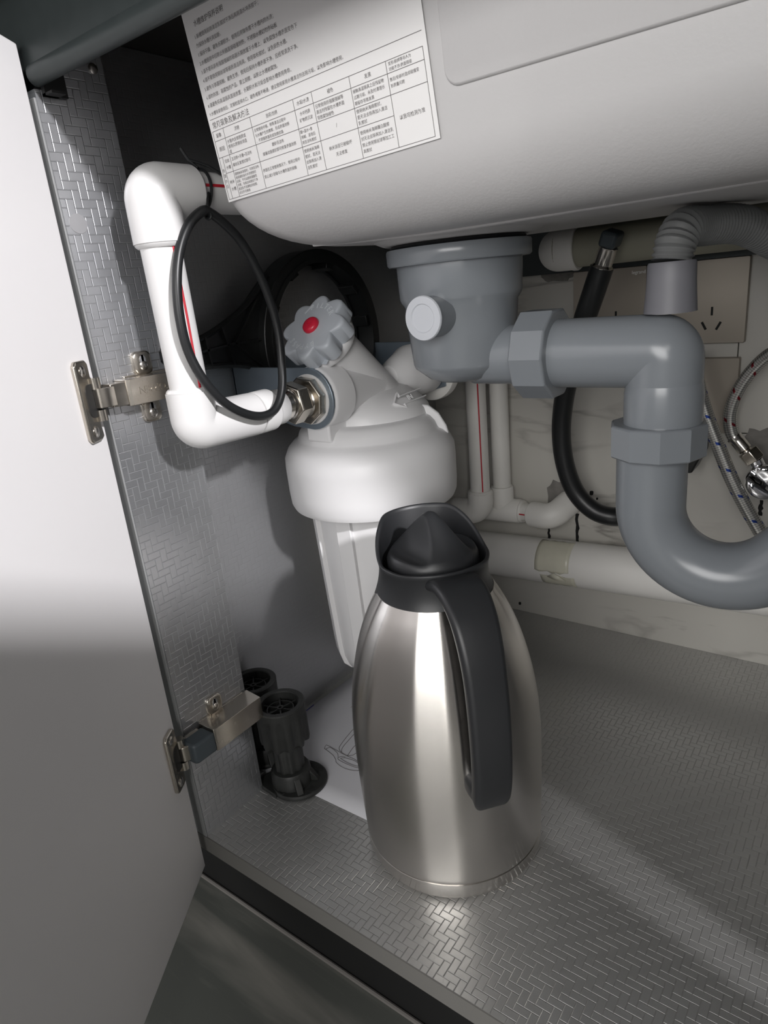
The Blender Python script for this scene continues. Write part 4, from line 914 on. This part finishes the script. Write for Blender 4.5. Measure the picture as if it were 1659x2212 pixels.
# big waste pipe with old tape
wp = thing('waste_pipe', 'thick white waste pipe running along the foot of the back wall', 'pipe', (0.15, 0.509, 0.098))
wa, wb = Vector((-0.054, 0.5095, 0.0965)), Vector((1.0, 0.5095, 0.1400))
obj('pipe', MB().tube([wa, wb], 0.0302, 48), 'pvc', wp)
wd = (wb - wa).normalized()
def tape(xc, half, a0, a1, seed, lift=0.0):
    t = MB(); rd = random.Random(seed); n_, k_ = 18, 8; rows = []
    x, y, d_ = Vector((0, -1, 0)), None, wd; up = d_.cross(x).normalized(); up = up if up.z > 0 else -up
    V = []
    for i in range(n_ + 1):
        a = math.radians(a0 + (a1 - a0) * i / n_)
        for j in range(k_ + 1):
            s_ = -half + 2 * half * j / k_
            if i == n_: s_ += rd.uniform(-0.0008, 0.0008)
            c = wa + wd * ((xc - wa.x) / wd.x + s_)
            rr_ = 0.0305 + rd.uniform(0, 0.00015)
            da = rd.uniform(-0.06, 0.06) if i in (0, n_) else 0
            V.append(c + x * (rr_ * math.cos(a + da)) + up * (rr_ * math.sin(a + da)))
    t.add(V, [(i * (k_ + 1) + j, i * (k_ + 1) + j + 1, (i + 1) * (k_ + 1) + j + 1, (i + 1) * (k_ + 1) + j) for i in range(n_) for j in range(k_)])
    o = obj('tape', t, 'tape', wp); sd_ = o.modifiers.new('thick', 'SOLIDIFY'); sd_.thickness = 0.00015; sd_.offset = 1
    return o
tape(0.1430, 0.0235, -4, 88, 1); tape(0.1500, 0.0235, -52, -12, 2)
curl = MB().add([(0.137, 0.4785, 0.0955), (0.1475, 0.4768, 0.1030), (0.163, 0.4785, 0.0935), (0.150, 0.4772, 0.0925)], [(0, 1, 2, 3)])
cu_ = obj('torn_tape_flap', curl, 'tape', wp); sd_ = cu_.modifiers.new('thick', 'SOLIDIFY'); sd_.thickness = 0.0003

# upper beige pipe with white elbow
up = thing('upper_pipe', 'beige pipe with a white end elbow, high on the back under the sink', 'pipe', (0.17, 0.44, 0.494))
obj('pipe', MB().tube([(0.175, 0.44, 0.4955), (0.75, 0.44, 0.4985)], 0.0192, 32), 'beige', up)
elbow((0.1945, 0.44, 0.4955), (0.168, 0.44, 0.4955), (0.168, 0.478, 0.4955), 0.0215, 0.0218, up, 'ppr_old', bead=False)
obj('rim', MB().lathe([(0.0001, 0), (0.0222, 0), (0.0222, 0.004), (0.0212, 0.0055), (0.0001, 0.0055)], 32, axis_m((0.1915, 0.44, 0.4955), (1, 0, 0))), 'ppr_old', up)

# black hose from the ceiling valve
bh = thing('black_hose', 'thick black rubber hose with metal ferrule looping behind the trap', 'hose', (0.17, 0.47, 0.30))
BHP = [(0.2315, 0.440, 0.4700), (0.2172, 0.448, 0.4400), (0.2016, 0.455, 0.4100), (0.183, 0.460, 0.3750), (0.1690, 0.465, 0.335), (0.1625, 0.468, 0.293), (0.1655, 0.470, 0.253), (0.1778, 0.472, 0.2182), (0.2004, 0.474, 0.1975), (0.2257, 0.474, 0.1915), (0.2631, 0.474, 0.1944), (0.31, 0.46, 0.20), (0.36, 0.43, 0.215)]
BHP = [(0.2340, 0.402, 0.4745), (0.2250, 0.405, 0.4520), (0.2110, 0.4160, 0.4240), (0.1900, 0.440, 0.3830), (0.1735, 0.455, 0.3390), (0.1650, 0.465, 0.2950), (0.1672, 0.470, 0.2540), (0.1785, 0.474, 0.2190), (0.2004, 0.476, 0.1968), (0.2240, 0.480, 0.1905), (0.2430, 0.495, 0.1925), (0.2540, 0.515, 0.197), (0.2580, YB - 0.001, 0.2005)]
obj('tube', MB().tube(smooth_path(BHP, 8), 0.0112, 20), 'rubber', bh)
fd = (Vector(BHP[0]) - Vector(BHP[1])).normalized()
obj('ferrule', MB().lathe([(0.0001, -0.006), (0.0104, -0.006), (0.0106, -0.004), (0.0104, 0.001), (0.0086, 0.003), (0.0086, 0.018), (0.0092, 0.019), (0.0001, 0.020)], 24, axis_m(BHP[0], fd)), 'steel', bh)
obj('tap_body', MB().box((-0.012, -0.008, 0.0195), (0.012, 0.008, 0.034), axis_m(BHP[0], fd)), 'damper', bh, bevel=0.003)

# braided hoses and angle valve
b1 = obj('braided_hose', MB().tube(smooth_path([(0.3012, 0.47, 0.3932), (0.3090, 0.47, 0.3579), (0.3198, 0.47, 0.3221), (0.3342, 0.47, 0.286), (0.3511, 0.47, 0.2472), (0.371, 0.47, 0.2111), (0.3927, 0.47, 0.1779), (0.42, 0.47, 0.15)], 8), 0.0070, 18, uvlen=0.03), 'braid_blue')
tag(b1, 'steel braided hose with blue flecks slanting down behind the trap', 'hose')
av = thing('angle_valve', 'chrome angle valve with braided hose of red flecks at the right edge', 'valve', (0.3655, 0.52, 0.245))
obj('braided_hose', MB().tube(smooth_path([(0.41, 0.47, 0.393), (0.3814, 0.482, 0.3838), (0.3625, 0.488, 0.3685), (0.3475, 0.49, 0.3452), (0.3398, 0.49, 0.3186), (0.3421, 0.49, 0.2985), (0.3472, 0.49, 0.2890)], 8), 0.0066, 18, uvlen=0.03), 'braid_red', av)
hdv = Vector((0.0085, 0.0, -0.0100)).normalized()
obj('crimp', MB().lathe([(0.0001, -0.002), (0.0076, -0.002), (0.0078, 0.000), (0.0072, 0.002), (0.0074, 0.004), (0.0074, 0.015), (0.0060, 0.0165), (0.0060, 0.019), (0.0001, 0.019)], 24, axis_m((0.3458, 0.49, 0.2910), hdv)), 'steel', av)
obj('nut', nut(MB(), axis_m((0.3580, 0.49, 0.2780), hdv, (0.2, 1, 0)), 6, 0.0108, 0.0130, 0), 'nickel', av, angle=20, bevel=0.0006)
obj('valve_body', MB().tube(smooth_path([(0.3660, 0.490, 0.2690), (0.3710, 0.494, 0.2570), (0.3715, 0.515, 0.2440), (0.3710, YB - 0.0005, 0.2420)], 5), 0.0072, 20), 'chrome', av)
mv = axis_m((0.3705, 0.498, 0.2440), (0.42, -0.88, 0.2), (0, 0, 1))
hv = MB(); NR_, NA_ = 14, 48; rg = []
rg.append([(0.0165 * math.cos(2 * PI * k / NA_), 0.0165 * math.sin(2 * PI * k / NA_), 0.004) for k in range(NA_)])
for r_, z_ in ((0.0180, 0.008), (0.0188, 0.016), (0.0184, 0.020), (0.0172, 0.0225), (0.0135, 0.0240), (0.0100, 0.0245), (0.0060, 0.0246), (0.0001, 0.0247)):
    rg.append([(r_ * math.cos(2 * PI * k / NA_), r_ * math.sin(2 * PI * k / NA_), z_ - 0.006 * math.exp(-((r_ * math.sin(2 * PI * k / NA_ + 0.7)) / 0.006) ** 2) * (1 if r_ < 0.0175 else 0)) for k in range(NA_)])
hv.rings(rg, True, False, mv); obj('turn_knob', hv, 'chrome', av, angle=60)
b3 = obj('braided_hose', MB().tube(smooth_path([(0.306, 0.395, 0.5010), (0.322, 0.40, 0.4985), (0.345, 0.405, 0.4975), (0.3727, 0.41, 0.4985), (0.42, 0.415, 0.500), (0.56, 0.42, 0.503)], 8), 0.0066, 18, uvlen=0.03), 'braid_blue')
tag(b3, 'steel braided hose running right just under the sink bottom', 'hose')
